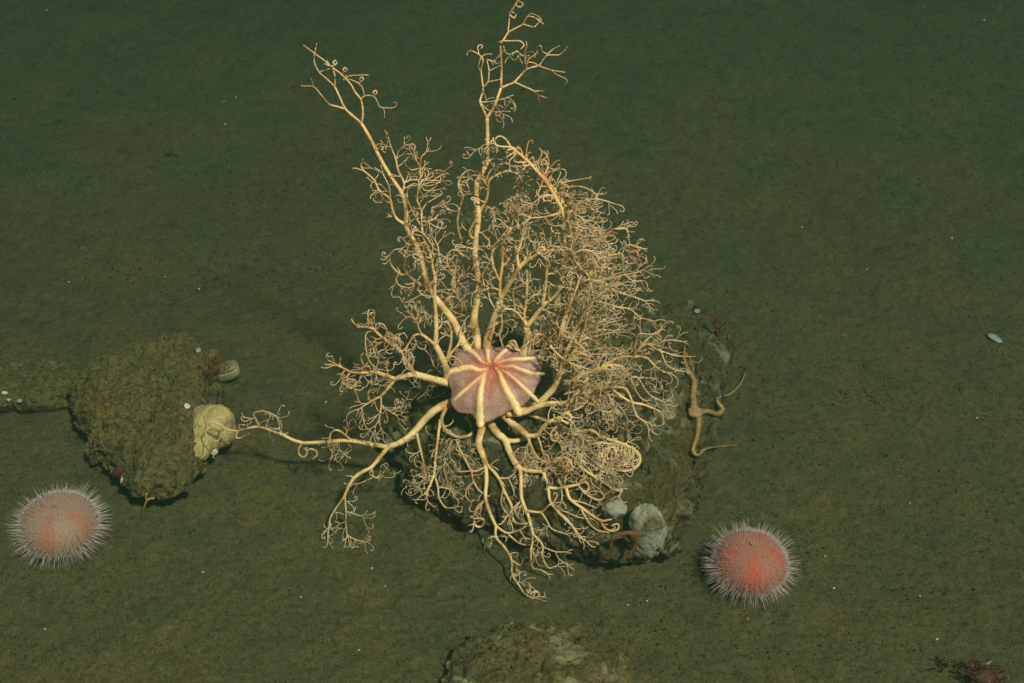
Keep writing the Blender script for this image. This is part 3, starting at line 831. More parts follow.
branch(A, [(555, 199), (547, 195), (541, 197), (534, 203)], 1.0, 0.7, dY=-0.008, tip=2, tipL=7, side=8, sideL=7)
branch(A, [(543, 178), (541, 186), (538, 193)], 0.8, 0.6, dY=-0.006, tip=1, tipL=5)
branch(A, [(515, 152), (514, 162), (519, 171)], 0.7, 0.5, tip=1, tipL=7)
branch(A, [(528, 162), (533, 157), (537, 163), (548, 168)], 0.6, 0.45, tip=0, tipL=5)
branch(A, [(534, 169), (524, 168), (518, 178)], 0.6, 0.5, tip=0, tipL=5)
for k in range(16):                                    # streaming fringe, down current
    v0 = 196 + k * 6.0
    u0 = np.interp(v0, [196, 215, 250, 300], [560, 566, 569, 571]) + rng.uniform(-2, 4)
    ln = np.interp(v0, [196, 230, 260, 300], [16, 25, 38, 36]) * rng.uniform(0.75, 1.1)
    w = rng.uniform(-7, 5)
    branch(A, [(u0, v0), (u0 + ln * 0.35, v0 - 4 + rng.uniform(-3, 3)), (u0 + ln * 0.7, v0 + w * 0.6), (u0 + ln, v0 + w)], 1.0, 0.6, Y=rng.uniform(0.0, 0.04), dY=rng.uniform(-0.03, 0.02), tip=2, tipL=12, side=5, sideL=12, flow=FLOW_R)

# --- dense right hand arm, upper bush
A = new_arm(1.3, 0.65)
branch(A, [(512, 412), (526, 410), (540, 402), (552, 390), (558, 378), (562, 362)], 4.2, 3.0, Y=-0.02, dY=0.0, tip=-1)
branch(A, [(562, 362), (566, 344), (573, 328), (580, 312), (587, 296), (592, 282)], 2.6, 1.4, dY=0.018, tip=3, tipL=18, side=6, sideL=15)
branch(A, [(558, 378), (568, 360), (578, 345), (584, 328), (588, 312)], 2.2, 1.2, dY=-0.01, tip=3, tipL=20, side=6, sideL=15)
branch(A, [(563, 352), (562, 334), (568, 312), (575, 292), (579, 280)], 2.0, 1.1, dY=0.01, tip=3, tipL=16, side=6, sideL=15)
branch(A, [(579, 284), (585, 281), (591, 280), (605, 283), (615, 291), (631, 296), (645, 301)], 1.5, 0.8, dY=-0.008, tip=2, tipL=8, side=8, sideL=13, flow=FLOW_R)
branch(A, [(590, 300), (604, 303), (617, 307), (629.6, 309), (640, 317), (653, 321)], 1.2, 0.6, dY=-0.004, tip=1, tipL=6, side=11, sideL=13, flow=FLOW_R)
branch(A, [(640, 317), (640, 328)], 0.6, 0.4, tip=1, tipL=6)
branch(A, [(629.6, 309), (640, 306)], 0.6, 0.4, tip=1, tipL=7)
branch(A, [(592, 282), (587, 274), (581, 268), (574, 259), (577, 252), (587, 250), (594, 253)], 1.3, 0.9, dY=-0.01, tip=2, tipL=10, side=8, sideL=9)
branch(A, [(590, 282), (608, 279), (624, 275), (640, 271.5), (649, 266)], 1.2, 0.6, dY=-0.006, tip=1, tipL=6, side=8, sideL=13, flow=FLOW_R)
branch(A, [(640, 271.5), (645, 278), (650, 276)], 0.6, 0.45, tip=1, tipL=5)
branch(A, [(624, 275), (634, 281), (645, 281), (648, 288)], 0.8, 0.5, tip=1, tipL=5, side=9, sideL=8)
branch(A, [(590, 268), (600, 259), (612, 255), (622, 253), (624, 247), (631, 245), (644, 249)], 1.2, 0.6, dY=-0.008, tip=1, tipL=5, side=9, sideL=9, flow=FLOW_R)
branch(A, [(622, 254), (626, 262), (634, 263), (639, 257), (635, 251), (629, 254), (631, 259)], 1.0, 0.7, dY=-0.004, tip=1, tipL=5, side=5, sideL=6)
for k in range(22):                                    # crowded inner stems
    u0, v0 = rng.uniform(550, 572), rng.uniform(345, 385)
    u2, v2 = rng.uniform(572, 622), rng.uniform(262, 372)
    m = rng.uniform(0.3, 0.6)
    branch(A, [(u0, v0), (u0 + (u2 - u0) * 0.25, v0 + (v2 - v0) * 0.45), (u0 + (u2 - u0) * 0.6, v0 + (v2 - v0) * 0.8), (u2, v2)],
           rng.uniform(1.0, 1.5), rng.uniform(0.6, 0.8), Y=rng.uniform(-0.03, 0.04), dY=rng.uniform(-0.03, 0.03), tip=3, tipL=15, side=8, sideL=12, flow=FLOW_R * 0.6)

# --- dense right hand arm, lower bush
A = new_arm(1.3, 0.7)
branch(A, [(508, 414), (522, 413), (538, 406), (552, 403.5), (566, 403), (575, 396), (586, 391)], 3.6, 2.2, Y=-0.03, dY=-0.01, tip=-1)
branch(A, [(586, 391), (600, 389), (610, 387), (624, 388), (630, 396), (633, 406), (637, 416), (645, 422)], 1.9, 1.0, dY=-0.02, tip=3, tipL=9)
branch(A, [(610, 387), (618, 394), (631, 402), (645, 405), (660, 411.5)], 1.7, 1.1, dY=-0.01, tip=2, tipL=8)
branch(A, [(575, 396), (586, 380), (597, 371), (601.5, 367.6), (610, 365), (622, 367), (631, 376)], 2.0, 1.3, dY=0.012, tip=-1, side=10, sideL=13)
branch(A, [(631, 376), (633, 385), (640, 397), (646, 401)], 1.0, 0.6, dY=-0.004, tip=2, tipL=8, side=10, sideL=8)
branch(A, [(632, 377), (638, 378), (647, 392), (655, 398), (664, 402)], 1.0, 0.6, dY=-0.004, tip=2, tipL=8, side=10, sideL=9)
branch(A, [(638, 378), (652, 378), (658, 381)], 0.8, 0.5, tip=2, tipL=8, side=8, sideL=7)
branch(A, [(600, 368), (612, 361), (622, 357), (633, 356.5), (646, 357.5), (654, 365), (661, 371), (670, 373)], 1.6, 0.7, dY=0.004, tip=1, tipL=6, side=10, sideL=9)
branch(A, [(633, 356.5), (640, 347), (651, 336), (660, 330)], 1.2, 0.7, dY=0.004, tip=2, tipL=7, side=8, sideL=9)
branch(A, [(636, 352), (647, 344), (657, 349.5), (667, 353), (677, 356), (693, 356.6)], 1.2, 0.6, dY=0.002, tip=0, tipL=3, side=11, sideL=9)
branch(A, [(657, 349.5), (662, 341.5), (672, 340), (684, 342)], 0.9, 0.5, tip=1, tipL=5, side=6, sideL=7)
branch(A, [(661, 351), (665, 362), (668, 366), (676, 370), (686, 371.5)], 0.9, 0.5, tip=1, tipL=5, side=8, sideL=7)
branch(A, [(635, 350), (636, 341), (639, 334), (648, 334)], 0.9, 0.5, tip=2, tipL=7)
branch(A, [(654, 365), (660, 361), (662, 367), (657, 368)], 0.8, 0.6, tip=-1)
branch(A, [(591, 391), (601, 393), (608, 396), (613, 404), (610, 412), (600, 410)], 1.3, 0.9, dY=-0.012, tip=2, tipL=9, side=7, sideL=10)
branch(A, [(593, 391), (594, 400), (600, 409), (608, 413)], 1.2, 0.8, dY=-0.008, tip=2, tipL=9, side=7, sideL=10)
branch(A, [(586, 391), (587, 400), (581, 407), (571, 411), (562, 414), (563, 421), (570, 422)], 1.5, 1.0, dY=-0.02, tip=2, tipL=9, side=7, sideL=9)
branch(A, [(572, 399), (566, 408), (560, 418), (553, 428), (551, 436), (557, 440)], 1.2, 0.8, dY=-0.02, tip=2, tipL=8, side=9, sideL=9)
for k in range(20):
    u0, v0 = rng.uniform(556, 590), rng.uniform(378, 410)
    u2, v2 = rng.uniform(572, 632), rng.uniform(366, 432)
    branch(A, [(u0, v0), (u0 + (u2 - u0) * 0.4, v0 + (v2 - v0) * 0.2 - 6), (u0 + (u2 - u0) * 0.8, v0 + (v2 - v0) * 0.6 - 3), (u2, v2)],
           rng.uniform(0.9, 1.4), 0.65, Y=rng.uniform(-0.06, 0.02), dY=rng.uniform(-0.03, 0.02), tip=3, tipL=12, side=7, sideL=11)

# --- coiled arm at the lower right, partly behind
A = new_arm()
branch(A, [(520, 412), (545, 420), (558, 424), (569, 430), (580, 431), (591.6, 430.5), (602, 437), (618, 442), (630, 447), (638, 453), (640, 461), (635, 468), (624, 471), (613, 468), (606, 463), (602, 454), (612, 447), (623, 453), (630, 454), (626, 464), (617, 466)], 2.0, 1.0, Y=0.0, dY=-0.03, tip=2, tipL=10, side=14, sideL=9)
branch(A, [(566, 438), (574, 443), (584, 445), (600, 443), (610, 444)], 1.6, 1.1, dY=-0.004, tip=2, tipL=9, side=9, sideL=9)
for k in range(13):
    u0 = 606 + k * 2.4
    branch(A, [(u0, 446 + rng.uniform(-1, 3)), (u0 + rng.uniform(-6, 6), rng.uniform(452, 460)), (u0 + rng.uniform(-9, 9), rng.uniform(460, 472))], 0.8, 0.6, dY=-0.004, tip=1, tipL=6, side=8, sideL=6)
branch(A, [(570, 448), (578, 464), (586, 471), (593, 476), (607, 485), (617, 490), (622, 490), (620, 494)], 1.6, 0.9, Y=-0.05, dY=-0.02, tip=2, tipL=7, side=9, sideL=10)
for k in range(12):
    u0, v0 = rng.uniform(545, 585), rng.uniform(425, 455)
    u2, v2 = u0 + rng.uniform(8, 36), v0 + rng.uniform(4, 36)
    branch(A, [(u0, v0), (u0 + (u2 - u0) * 0.3, v0 + (v2 - v0) * 0.5), (u2, v2)], 1.0, 0.6, Y=rng.uniform(-0.05, -0.02), dY=-0.02, tip=3, tipL=11, side=6, sideL=10)

# --- forked arm hanging to the right front
A = new_arm()
branch(A, [(496, 398), (501, 408), (505, 416), (513, 424), (523.4, 432), (528, 437)], 5.0, 3.2, Y=-0.006, dY=-0.049, tip=-1)
branch(A, [(526, 436), (537, 435), (543, 427), (551, 421), (560, 418), (566, 413), (571, 417), (568, 423), (563, 421)], 2.6, 1.4, dY=-0.01, tip=2, tipL=8, side=10, sideL=9)
branch(A, [(560, 419), (556, 427), (551, 433), (551, 439), (556, 441), (558, 437)], 1.4, 0.9, dY=-0.004, tip=1, tipL=6)
branch(A, [(528, 437), (531, 446), (537, 457), (546, 463), (552, 467)], 1.8, 1.0, dY=-0.008, tip=2, tipL=10, side=8, sideL=9)
branch(A, [(538, 437), (541, 446), (543, 453), (547, 461)], 1.3, 0.9, dY=-0.006, tip=2, tipL=9, side=8, sideL=9)
for k in range(10):
    u0, v0 = rng.uniform(515, 550), rng.uniform(440, 462)
    branch(A, [(u0, v0), (u0 + rng.uniform(-6, 6), v0 + 7), (u0 + rng.uniform(-10, 14), v0 + rng.uniform(10, 20))], 0.8, 0.55, Y=-0.04, dY=-0.01, tip=3, tipL=10, side=6, sideL=9)

# --- zig-zag arm hanging in front
A = new_arm(1.6)
branch(A, [(484, 406), (488, 415), (492, 426), (498, 434), (505, 440), (509, 451), (514, 461), (520, 469)], 5.0, 3.0, Y=-0.008, dY=-0.057, tip=-1)
branch(A, [(505, 440), (514, 441), (524, 439), (536, 436)], 2.8, 2.2, dY=-0.004, tip=-1)
branch(A, [(520, 469), (521, 480), (521.6, 498), (527.6, 514), (531, 526), (533, 534.5)], 2.2, 1.5, dY=-0.06, tip=-1, side=26, sideL=9)
branch(A, [(533, 534.5), (532, 544), (531, 552), (536, 556), (538, 549)], 1.2, 0.8, dY=-0.008, tip=1, tipL=6, side=5, sideL=6)
branch(A, [(533, 534.5), (539, 540), (543, 547), (542, 554), (544, 561), (549, 568), (557, 566)], 1.3, 0.8, dY=-0.012, tip=2, tipL=6)
branch(A, [(543, 547), (555, 551.5), (566, 552)], 0.9, 0.5, dY=-0.002, tip=1, tipL=7)
branch(A, [(555, 551.5), (559, 559), (566, 564)], 0.8, 0.5, tip=2, tipL=7)
branch(A, [(531, 552), (531, 560), (533, 568), (541, 570), (548, 574)], 0.9, 0.6, dY=-0.012, tip=1, tipL=5)
branch(A, [(522, 500), (515, 507), (512, 513), (515, 522), (524, 524), (529, 522)], 1.4, 1.0, dY=-0.008, tip=0, tipL=4)
branch(A, [(528, 511), (541, 512), (548, 506), (553, 503)], 1.4, 0.8, dY=-0.006, tip=1, tipL=6)
branch(A, [(541, 512), (547, 521), (552, 529), (566, 534)], 1.1, 0.6, dY=-0.012, tip=2, tipL=8, side=12, sideL=8)
branch(A, [(520, 469), (531, 471), (543, 471.5)], 2.4, 2.1, dY=-0.008, tip=-1)
branch(A, [(543, 471.5), (551, 465), (559, 459), (566, 458), (571, 463), (570, 470), (565, 471), (563, 465)], 2.1, 1.2, dY=-0.012, tip=1, tipL=6, side=8, sideL=7)
branch(A, [(543, 471.5), (548, 487), (550, 501), (558, 512), (572, 526), (578, 534)], 2.0, 1.0, dY=-0.05, tip=2, tipL=9, side=13, sideL=9)
branch(A, [(548, 487), (557, 488.5), (566, 487), (578, 484.5), (585, 482), (589, 486), (586, 491), (581, 489)], 1.8, 1.0, dY=-0.008, tip=1, tipL=6, side=9, sideL=7)
branch(A, [(552, 466), (557, 476), (561, 486)], 1.3, 1.1, dY=-0.004, tip=-1)
branch(A, [(566, 488), (570, 499), (582, 508), (600, 520), (612, 519)], 2.0, 1.1, dY=-0.03, tip=1, tipL=5)
branch(A, [(600, 520), (604, 527), (611, 531), (618, 529), (618, 524), (613, 525)], 1.3, 0.9, dY=-0.004, tip=0, tipL=4)
branch(A, [(581, 509), (589, 523), (597, 530), (605, 532)], 1.1, 0.8, dY=-0.006, tip=1, tipL=6)
branch(A, [(558, 512), (568, 520), (576, 534), (586, 541)], 1.1, 0.8, dY=-0.01, tip=1, tipL=7, side=10, sideL=8)
branch(A, [(578, 485), (586, 494), (598, 500), (604, 497), (601, 492)], 1.3, 0.8, dY=-0.006, tip=2, tipL=6, side=7, sideL=7)
branch(A, [(561, 487), (562, 497), (560, 505)], 0.8, 0.6, tip=2, tipL=10, side=5, sideL=9)
branch(A, [(572, 500), (584, 503), (596, 508)], 0.8, 0.6, tip=2, tipL=8, side=6, sideL=8)
branch(A, [(556, 510), (566, 512), (578, 517), (592, 519)], 0.7, 0.5, tip=2, tipL=8, side=6, sideL=8)

# --- front arm hanging straight down to the mud
A = new_arm(1.5)
branch(A, [(486, 404), (483, 417), (482, 427), (478.5, 443), (482, 453), (485.6, 463)], 5.6, 2.9, Y=-0.010, dY=-0.05, tip=-1)
branch(A, [(485.6, 463), (486.5, 480), (485.5, 498), (490.6, 514.5), (496, 526)], 2.4, 1.7, dY=-0.06, tip=-1)
branch(A, [(496, 526), (496, 537), (505, 548), (511.5, 560), (512, 574), (518, 584), (524, 593)], 1.5, 0.9, dY=-0.05, tip=-1, side=17, sideL=8)
branch(A, [(524, 593), (530, 597), (536, 598), (539, 594), (536, 591), (532, 593)], 1.2, 0.9, dY=-0.004, tip=1, tipL=4, side=5, sideL=4)
branch(A, [(512, 573), (516, 576), (520, 573), (517, 570)], 1.0, 0.7, dY=-0.003, tip=0, tipL=3, side=4, sideL=4)
branch(A, [(511.5, 560), (520, 565), (523, 560)], 0.9, 0.7, tip=0, tipL=4)
branch(A, [(496, 537), (491, 537), (492, 543)], 0.8, 0.6, tip=1, tipL=4, side=4, sideL=4)
branch(A, [(496, 526), (507, 533), (519.6, 530), (526, 526)], 1.4, 0.8, dY=-0.006, tip=1, tipL=6)
branch(A, [(508, 534), (519, 543), (529, 545), (535, 541)], 1.0, 0.7, dY=-0.006, tip=1, tipL=7)
branch(A, [(520, 531), (526, 539), (531, 543)], 0.8, 0.6, tip=1, tipL=6)
branch(A, [(485.6, 463), (498, 477), (505, 492.6), (512, 507), (510, 514)], 1.9, 1.2, dY=-0.025, tip=2, tipL=10, side=13, sideL=10)
branch(A, [(499, 478), (508, 478), (514, 473), (515, 466)], 1.2, 0.8, dY=-0.002, tip=1, tipL=6)
branch(A, [(508, 478), (512, 486), (515, 496)], 0.8, 0.6, tip=2, tipL=8, side=8, sideL=7)
branch(A, [(503, 490), (501, 502), (505, 511), (508, 516)], 0.8, 0.6, dY=-0.006, tip=1, tipL=6, side=7, sideL=6)
branch(A, [(485.5, 500), (477, 508), (474, 518), (476, 526), (482, 526), (484, 520), (479, 518)], 1.7, 1.2, dY=-0.012, tip=1, tipL=5, side=6, sideL=5)
branch(A, [(486, 466), (478, 470.5), (471.5, 470.5), (466, 461), (461, 452), (456, 440)], 1.2, 1.0, dY=0.006, tip=-1)
branch(A, [(471.5, 470.5), (473, 480), (478, 489), (484, 494)], 1.1, 0.8, dY=-0.004, tip=1, tipL=6, side=10, sideL=8)
branch(A, [(471, 471), (458, 471), (455, 463), (450, 458), (449, 450)], 0.8, 0.6, dY=-0.002, tip=2, tipL=8, side=8, sideL=8)
branch(A, [(474, 482), (467, 488), (466, 497), (471, 502)], 0.9, 0.6, dY=-0.004, tip=2, tipL=6, side=6, sideL=6)

# --- thin branches hanging behind at the lower left
A = new_arm()
branch(A, [(446, 408), (441.6, 419), (445, 429), (457, 437), (470, 435), (472, 428), (468, 420)], 2.2, 1.4, Y=-0.02, dY=-0.004, tip=1, tipL=6)
branch(A, [(440, 420), (439, 429), (436, 454), (433.7, 475), (427, 492)], 1.7, 1.2, dY=-0.06, tip=3, tipL=10, side=14, sideL=9)
branch(A, [(434.5, 476), (438, 487), (439, 498), (445, 507), (452, 508)], 1.2, 0.8, dY=-0.02, tip=2, tipL=7)
branch(A, [(438, 487), (449, 489), (454, 494)], 0.8, 0.6, tip=2, tipL=8, side=6, sideL=8)
branch(A, [(417, 434), (419, 444), (422, 456), (425, 473), (424, 488)], 1.6, 0.9, Y=-0.05, dY=-0.02, tip=3, tipL=9, side=12, sideL=8)
branch(A, [(434, 475), (425, 478), (417, 475), (412, 481), (418, 488), (425, 489)], 0.8, 0.6, dY=-0.004, tip=1, tipL=6, side=8, sideL=7)
branch(A, [(424, 480), (416, 484), (414, 478), (420, 474)], 0.7, 0.5, tip=1, tipL=6, side=7, sideL=7)
branch(A, [(452, 440), (447, 452), (444, 468), (447, 480)], 0.9, 0.6, Y=-0.03, dY=-0.02, tip=3, tipL=12, side=6, sideL=11)
for k in range(4):
    u0, v0 = rng.uniform(428, 478), rng.uniform(432, 470)
    branch(A, [(u0, v0), (u0 + rng.uniform(-6, 6), v0 + 8), (u0 + rng.uniform(-12, 12), v0 + rng.uniform(12, 24))], 0.6, 0.45, Y=-0.02, dY=-0.02, tip=3, tipL=11, side=7, sideL=10)

for a in ARMS:
    ao = a.main.build('arm', M_ARM, star)
    tag(a.fine.build('tendrils', M_ARM, ao), None, kind='stuff')

# --- disc
def make_disc():
    m, nt, b = mat_new('disc_skin')
    a = N(nt, 'ShaderNodeAttribute', attribute_name='thick')
    n = noise_n(nt, 90, 5, 0.7)
    c = ramp(nt, n.outputs['Fac'], [(0.3, (0.27, 0.15, 0.125)), (0.7, (0.47, 0.295, 0.245))]).outputs['Color']
    ad = nt.nodes.new('ShaderNodeMath'); ad.operation = 'MULTIPLY_ADD'; ad.inputs[1].default_value = 0.35
    nt.links.new(n.outputs['Fac'], ad.inputs[0]); nt.links.new(a.outputs['Fac'], ad.inputs[2])
    f = ramp(nt, ad.outputs[0], [(0.30, (0.95, 0.95, 0.95)), (0.95, (0.05, 0.05, 0.05))]).outputs['Color']
    c = mix(nt, f, c, (0.42, 0.11, 0.06))
    nf = noise_n(nt, 600, 3, 0.6)
    c = mix(nt, 0.8, c, ramp(nt, nf.outputs['Fac'], [(0.3, (0.72, 0.70, 0.68)), (0.65, (1.1, 1.1, 1.1))]).outputs['Color'], 'MULTIPLY')
    nt.links.new(c, b.inputs['Base Color'])
    b.inputs['Roughness'].default_value = 0.42
    b.inputs['Specular IOR Level'].default_value = 0.5
    bump(nt, b, nf.outputs['Fac'], 0.7, 0.0014)
    return m


M_DISC = make_disc()


def stripe_mat(name, c_in, c_out):
    m, nt, b = mat_new(name)
    a = N(nt, 'ShaderNodeAttribute', attribute_name='along')
    c = ramp(nt, a.outputs['Fac'], [(0.0, (0.62, 0.17, 0.07)), (0.35, c_in), (0.8, c_out)]).outputs['Color']
    n = noise_n(nt, 420, 3)
    c = mix(nt, 0.6, c, ramp(nt, n.outputs['Fac'], [(0.3, (0.75, 0.7, 0.65)), (0.6, (1.05, 1.05, 1.05))]).outputs['Color'], 'MULTIPLY')
    nt.links.new(c, b.inputs['Base Color'])
    b.inputs['Roughness'].default_value = 0.4
    bump(nt, b, n.outputs['Fac'], 0.4, 0.0008)
    return m


M_ST_CREAM = stripe_mat('cream_stripe', (0.82, 0.56, 0.27), (0.86, 0.64, 0.31))
M_ST_ORANGE = stripe_mat('orange_stripe', (0.72, 0.38, 0.21), (0.80, 0.58, 0.32))

stripes = [
    ([(491, 367), (483, 364), (477, 357), (470, 351), (463, 344)], 1.0, 2.2, M_ST_ORANGE),
    ([(492, 366), (489, 362), (488.5, 352), (486, 343)], 1.0, 2.2, M_ST_ORANGE),
    ([(494, 366), (497, 362), (502, 356), (508, 349), (512, 343)], 1.0, 2.4, M_ST_ORANGE),
    ([(496, 367), (501, 364), (509, 362), (519, 361), (528, 360), (540, 357)], 1.0, 1.9, M_ST_ORANGE),
    ([(497, 368), (504, 369), (513, 368.5), (523, 372), (534, 374), (545, 374)], 1.0, 1.9, M_ST_ORANGE),
    ([(497, 370), (506, 374), (513, 379), (521, 386), (531, 395), (539, 403)], 1.0, 1.9, M_ST_ORANGE),
    ([(495, 369), (499, 373), (504, 385), (510, 396), (516, 407), (520, 416)], 0.9, 3.6, M_ST_CREAM),
    ([(489, 371), (485, 377), (482, 392), (480.5, 406), (480, 419), (481, 428)], 0.9, 3.6, M_ST_CREAM),
    ([(490, 370), (482, 378), (474, 385), (463, 394), (453, 402)], 1.0, 1.5, M_ST_ORANGE),
    ([(490, 369), (484, 372), (477, 371), (470, 369), (456, 371), (446, 374)], 1.0, 2.6, M_ST_CREAM),
]
RIBS = np.vstack([smooth_path([np.array([p[0], p[1], 0]) for p in st[0]], 6)[:, :2] for st in stripes])
DN = -FWD * 0.86 + np.array([0, 0, 1]) * 0.30 + np.array([-0.10, 0, 0])
DN /= np.linalg.norm(DN)
D0 = at_y(494, 383, -0.012)


def on_disc(u, v):
    d = ray(u, v)
    return CAM + d * ((D0 - CAM).dot(DN) / d.dot(DN))


outline = [(543, 363), (540, 370), (541, 378), (536, 386), (532, 396), (526, 402), (518, 409), (509, 410), (497, 417), (483, 423), (476, 421), (472, 413), (458, 412), (451, 404), (452, 391),
           (448, 381), (449, 370), (454, 362), (455, 350), (463, 345), (471, 349), (479, 348), (487, 344), (495, 348), (505, 347), (512, 343), (519, 347), (529, 345), (535, 353)]
OC = np.array([494.0, 373.0])
OT = []
for p in outline:
    d = np.array(p) - OC
    OT.append((math.atan2(d[1], d[0]), np.linalg.norm(d)))
OT.sort()
ot = np.array([t for t, _ in OT]); orr = np.array([r for _, r in OT])
ot = np.concatenate([ot - 2 * np.pi, ot, ot + 2 * np.pi]); orr = np.concatenate([orr] * 3)


def disc_r(t):
    return sum(np.interp(t + k, ot, orr) for k in (-0.03, 0, 0.03)) / 3


def disc_pt(u, v, lift=0.0):
    d = np.array([u, v]) - OC
    t = min(np.linalg.norm(d) / max(disc_r(math.atan2(d[1], d[0])), 1e-6), 1.0)
    th = math.atan2(d[1], d[0])
    h = 0.0080 * (1 - t ** 3.6) - 0.003 * math.exp(-(t / 0.22) ** 2) + 0.0032 * math.exp(-(np.min(np.hypot(RIBS[:, 0] - u, RIBS[:, 1] - v)) / 4.5) ** 2) * min(1.0, t * 1.6)
    h += 0.0010 * float(noise2(np.array(u / 9.0), np.array(v / 9.0), 31))
    return on_disc(u, v) + DN * (h + lift)


nth, nr = 160, 44
V = []
for i in range(nr + 12):
    for j in range(nth):
        th = 2 * np.pi * j / nth
        if i < nr:
            t = (i + 0.3) / (nr - 1 + 0.3)
            r = disc_r(th) * t
            V.append(disc_pt(OC[0] + r * math.cos(th), OC[1] + r * math.sin(th)))
        else:
            s = (i - nr + 1) / 12
            r = disc_r(th) * (1 + 0.03 * math.sin(s * math.pi) - 0.45 * s ** 2)
            V.append(on_disc(OC[0] + r * math.cos(th), OC[1] + r * math.sin(th)) - DN * 0.024 * s)
DT = [min((i + 0.3) / (nr - 0.7), 1.0) for i in range(nr + 12) for j in range(nth)] + [0.0, 1.0]
ii = np.arange((nr + 12) * nth).reshape(nr + 12, nth); jj = np.roll(ii, -1, 1)
Fq = np.stack([ii[:-1], jj[:-1], jj[1:], ii[1:]], -1).reshape(-1, 4).tolist()
V = np.array(V)
V = np.vstack([V, [disc_pt(*OC)], [D0 - DN * 0.024]])
k = len(V) - 2
for j in range(nth):
    Fq.append([int(ii[0, j]), k, int(jj[0, j])])
    Fq.append([int(ii[-1, j]), int(jj[-1, j]), k + 1])
disc = mesh_obj('disc', V, Fq, M_DISC, star, attr={'thick': DT})
tag(disc, 'pinkish grey central disc with ten radiating stripes')

for pts, w0, w1, mt in stripes:
    P2 = smooth_path([np.array([p[0], p[1], 0]) for p in pts], 6)
    m = len(P2); VV = []; al = []
    for i, p in enumerate(P2):
        t = P2[min(i + 1, m - 1)] - P2[max(i - 1, 0)]; t /= np.linalg.norm(t)
        nrm = np.array([-t[1], t[0]])
        s = i / (m - 1)
        w = 1.6 * (w0 + (w1 - w0) * s ** 0.8) * (1 + 0.10 * math.sin(i * 1.7)) * (0.5 if i in (0, m - 1) else 1) * (1 - 0.45 * max(0.0, (s - 0.78) / 0.22))
        for a, hh in ((-1, -0.0012), (-0.75, 0.0006), (0, 0.0014), (0.75, 0.0006), (1, -0.0012)):
            q = p[:2] + nrm * a * w
            VV.append(disc_pt(q[0], q[1], hh if i not in (0, m - 1) else -0.0012)); al.append(s)
    Fs = [[i * 5 + a, i * 5 + a + 1, (i + 1) * 5 + a + 1, (i + 1) * 5 + a] for i in range(m - 1) for a in range(4)]
    mesh_obj('stripe', VV, Fs, mt, disc, attr={'along': al})

# ------------------------------------------------------------------ sea urchins
M_URCH = {}


def urchin_mat(name, c_red, c_pale):
    m, nt, b = mat_new(name)
    a = N(nt, 'ShaderNodeAttribute', attribute_name='band')
    n = noise_n(nt, 260, 4, 0.7)
    ad = nt.nodes.new('ShaderNodeMath'); ad.operation = 'MULTIPLY_ADD'; ad.inputs[1].default_value = 1.6; ad.inputs[2].default_value = -0.8
    nt.links.new(n.outputs['Fac'], ad.inputs[0])
    a2 = nt.nodes.new('ShaderNodeMath'); a2.operation = 'ADD'
    nt.links.new(a.outputs['Fac'], a2.inputs[0]); nt.links.new(ad.outputs[0], a2.inputs[1])
    c = ramp(nt, a2.outputs[0], [(0.0, c_pale), (1.0, c_red)])
    nt.links.new(c.outputs['Color'], b.inputs['Base Color'])
    b.inputs['Roughness'].default_value = 0.8
    v = N(nt, 'ShaderNodeTexVoronoi', Scale=380.0); nt.links.new(nt.nodes['Geo'].outputs['Position'], v.inputs['Vector'])
    bump(nt, b, v.outputs['Distance'], 0.3, 0.0015)
    return m


M_SPINE = make_plain('urchin_spine', (0.20, 0.14, 0.11), (0.32, 0.25, 0.21), 60, rough=0.5, bs=0, spec=0.3)


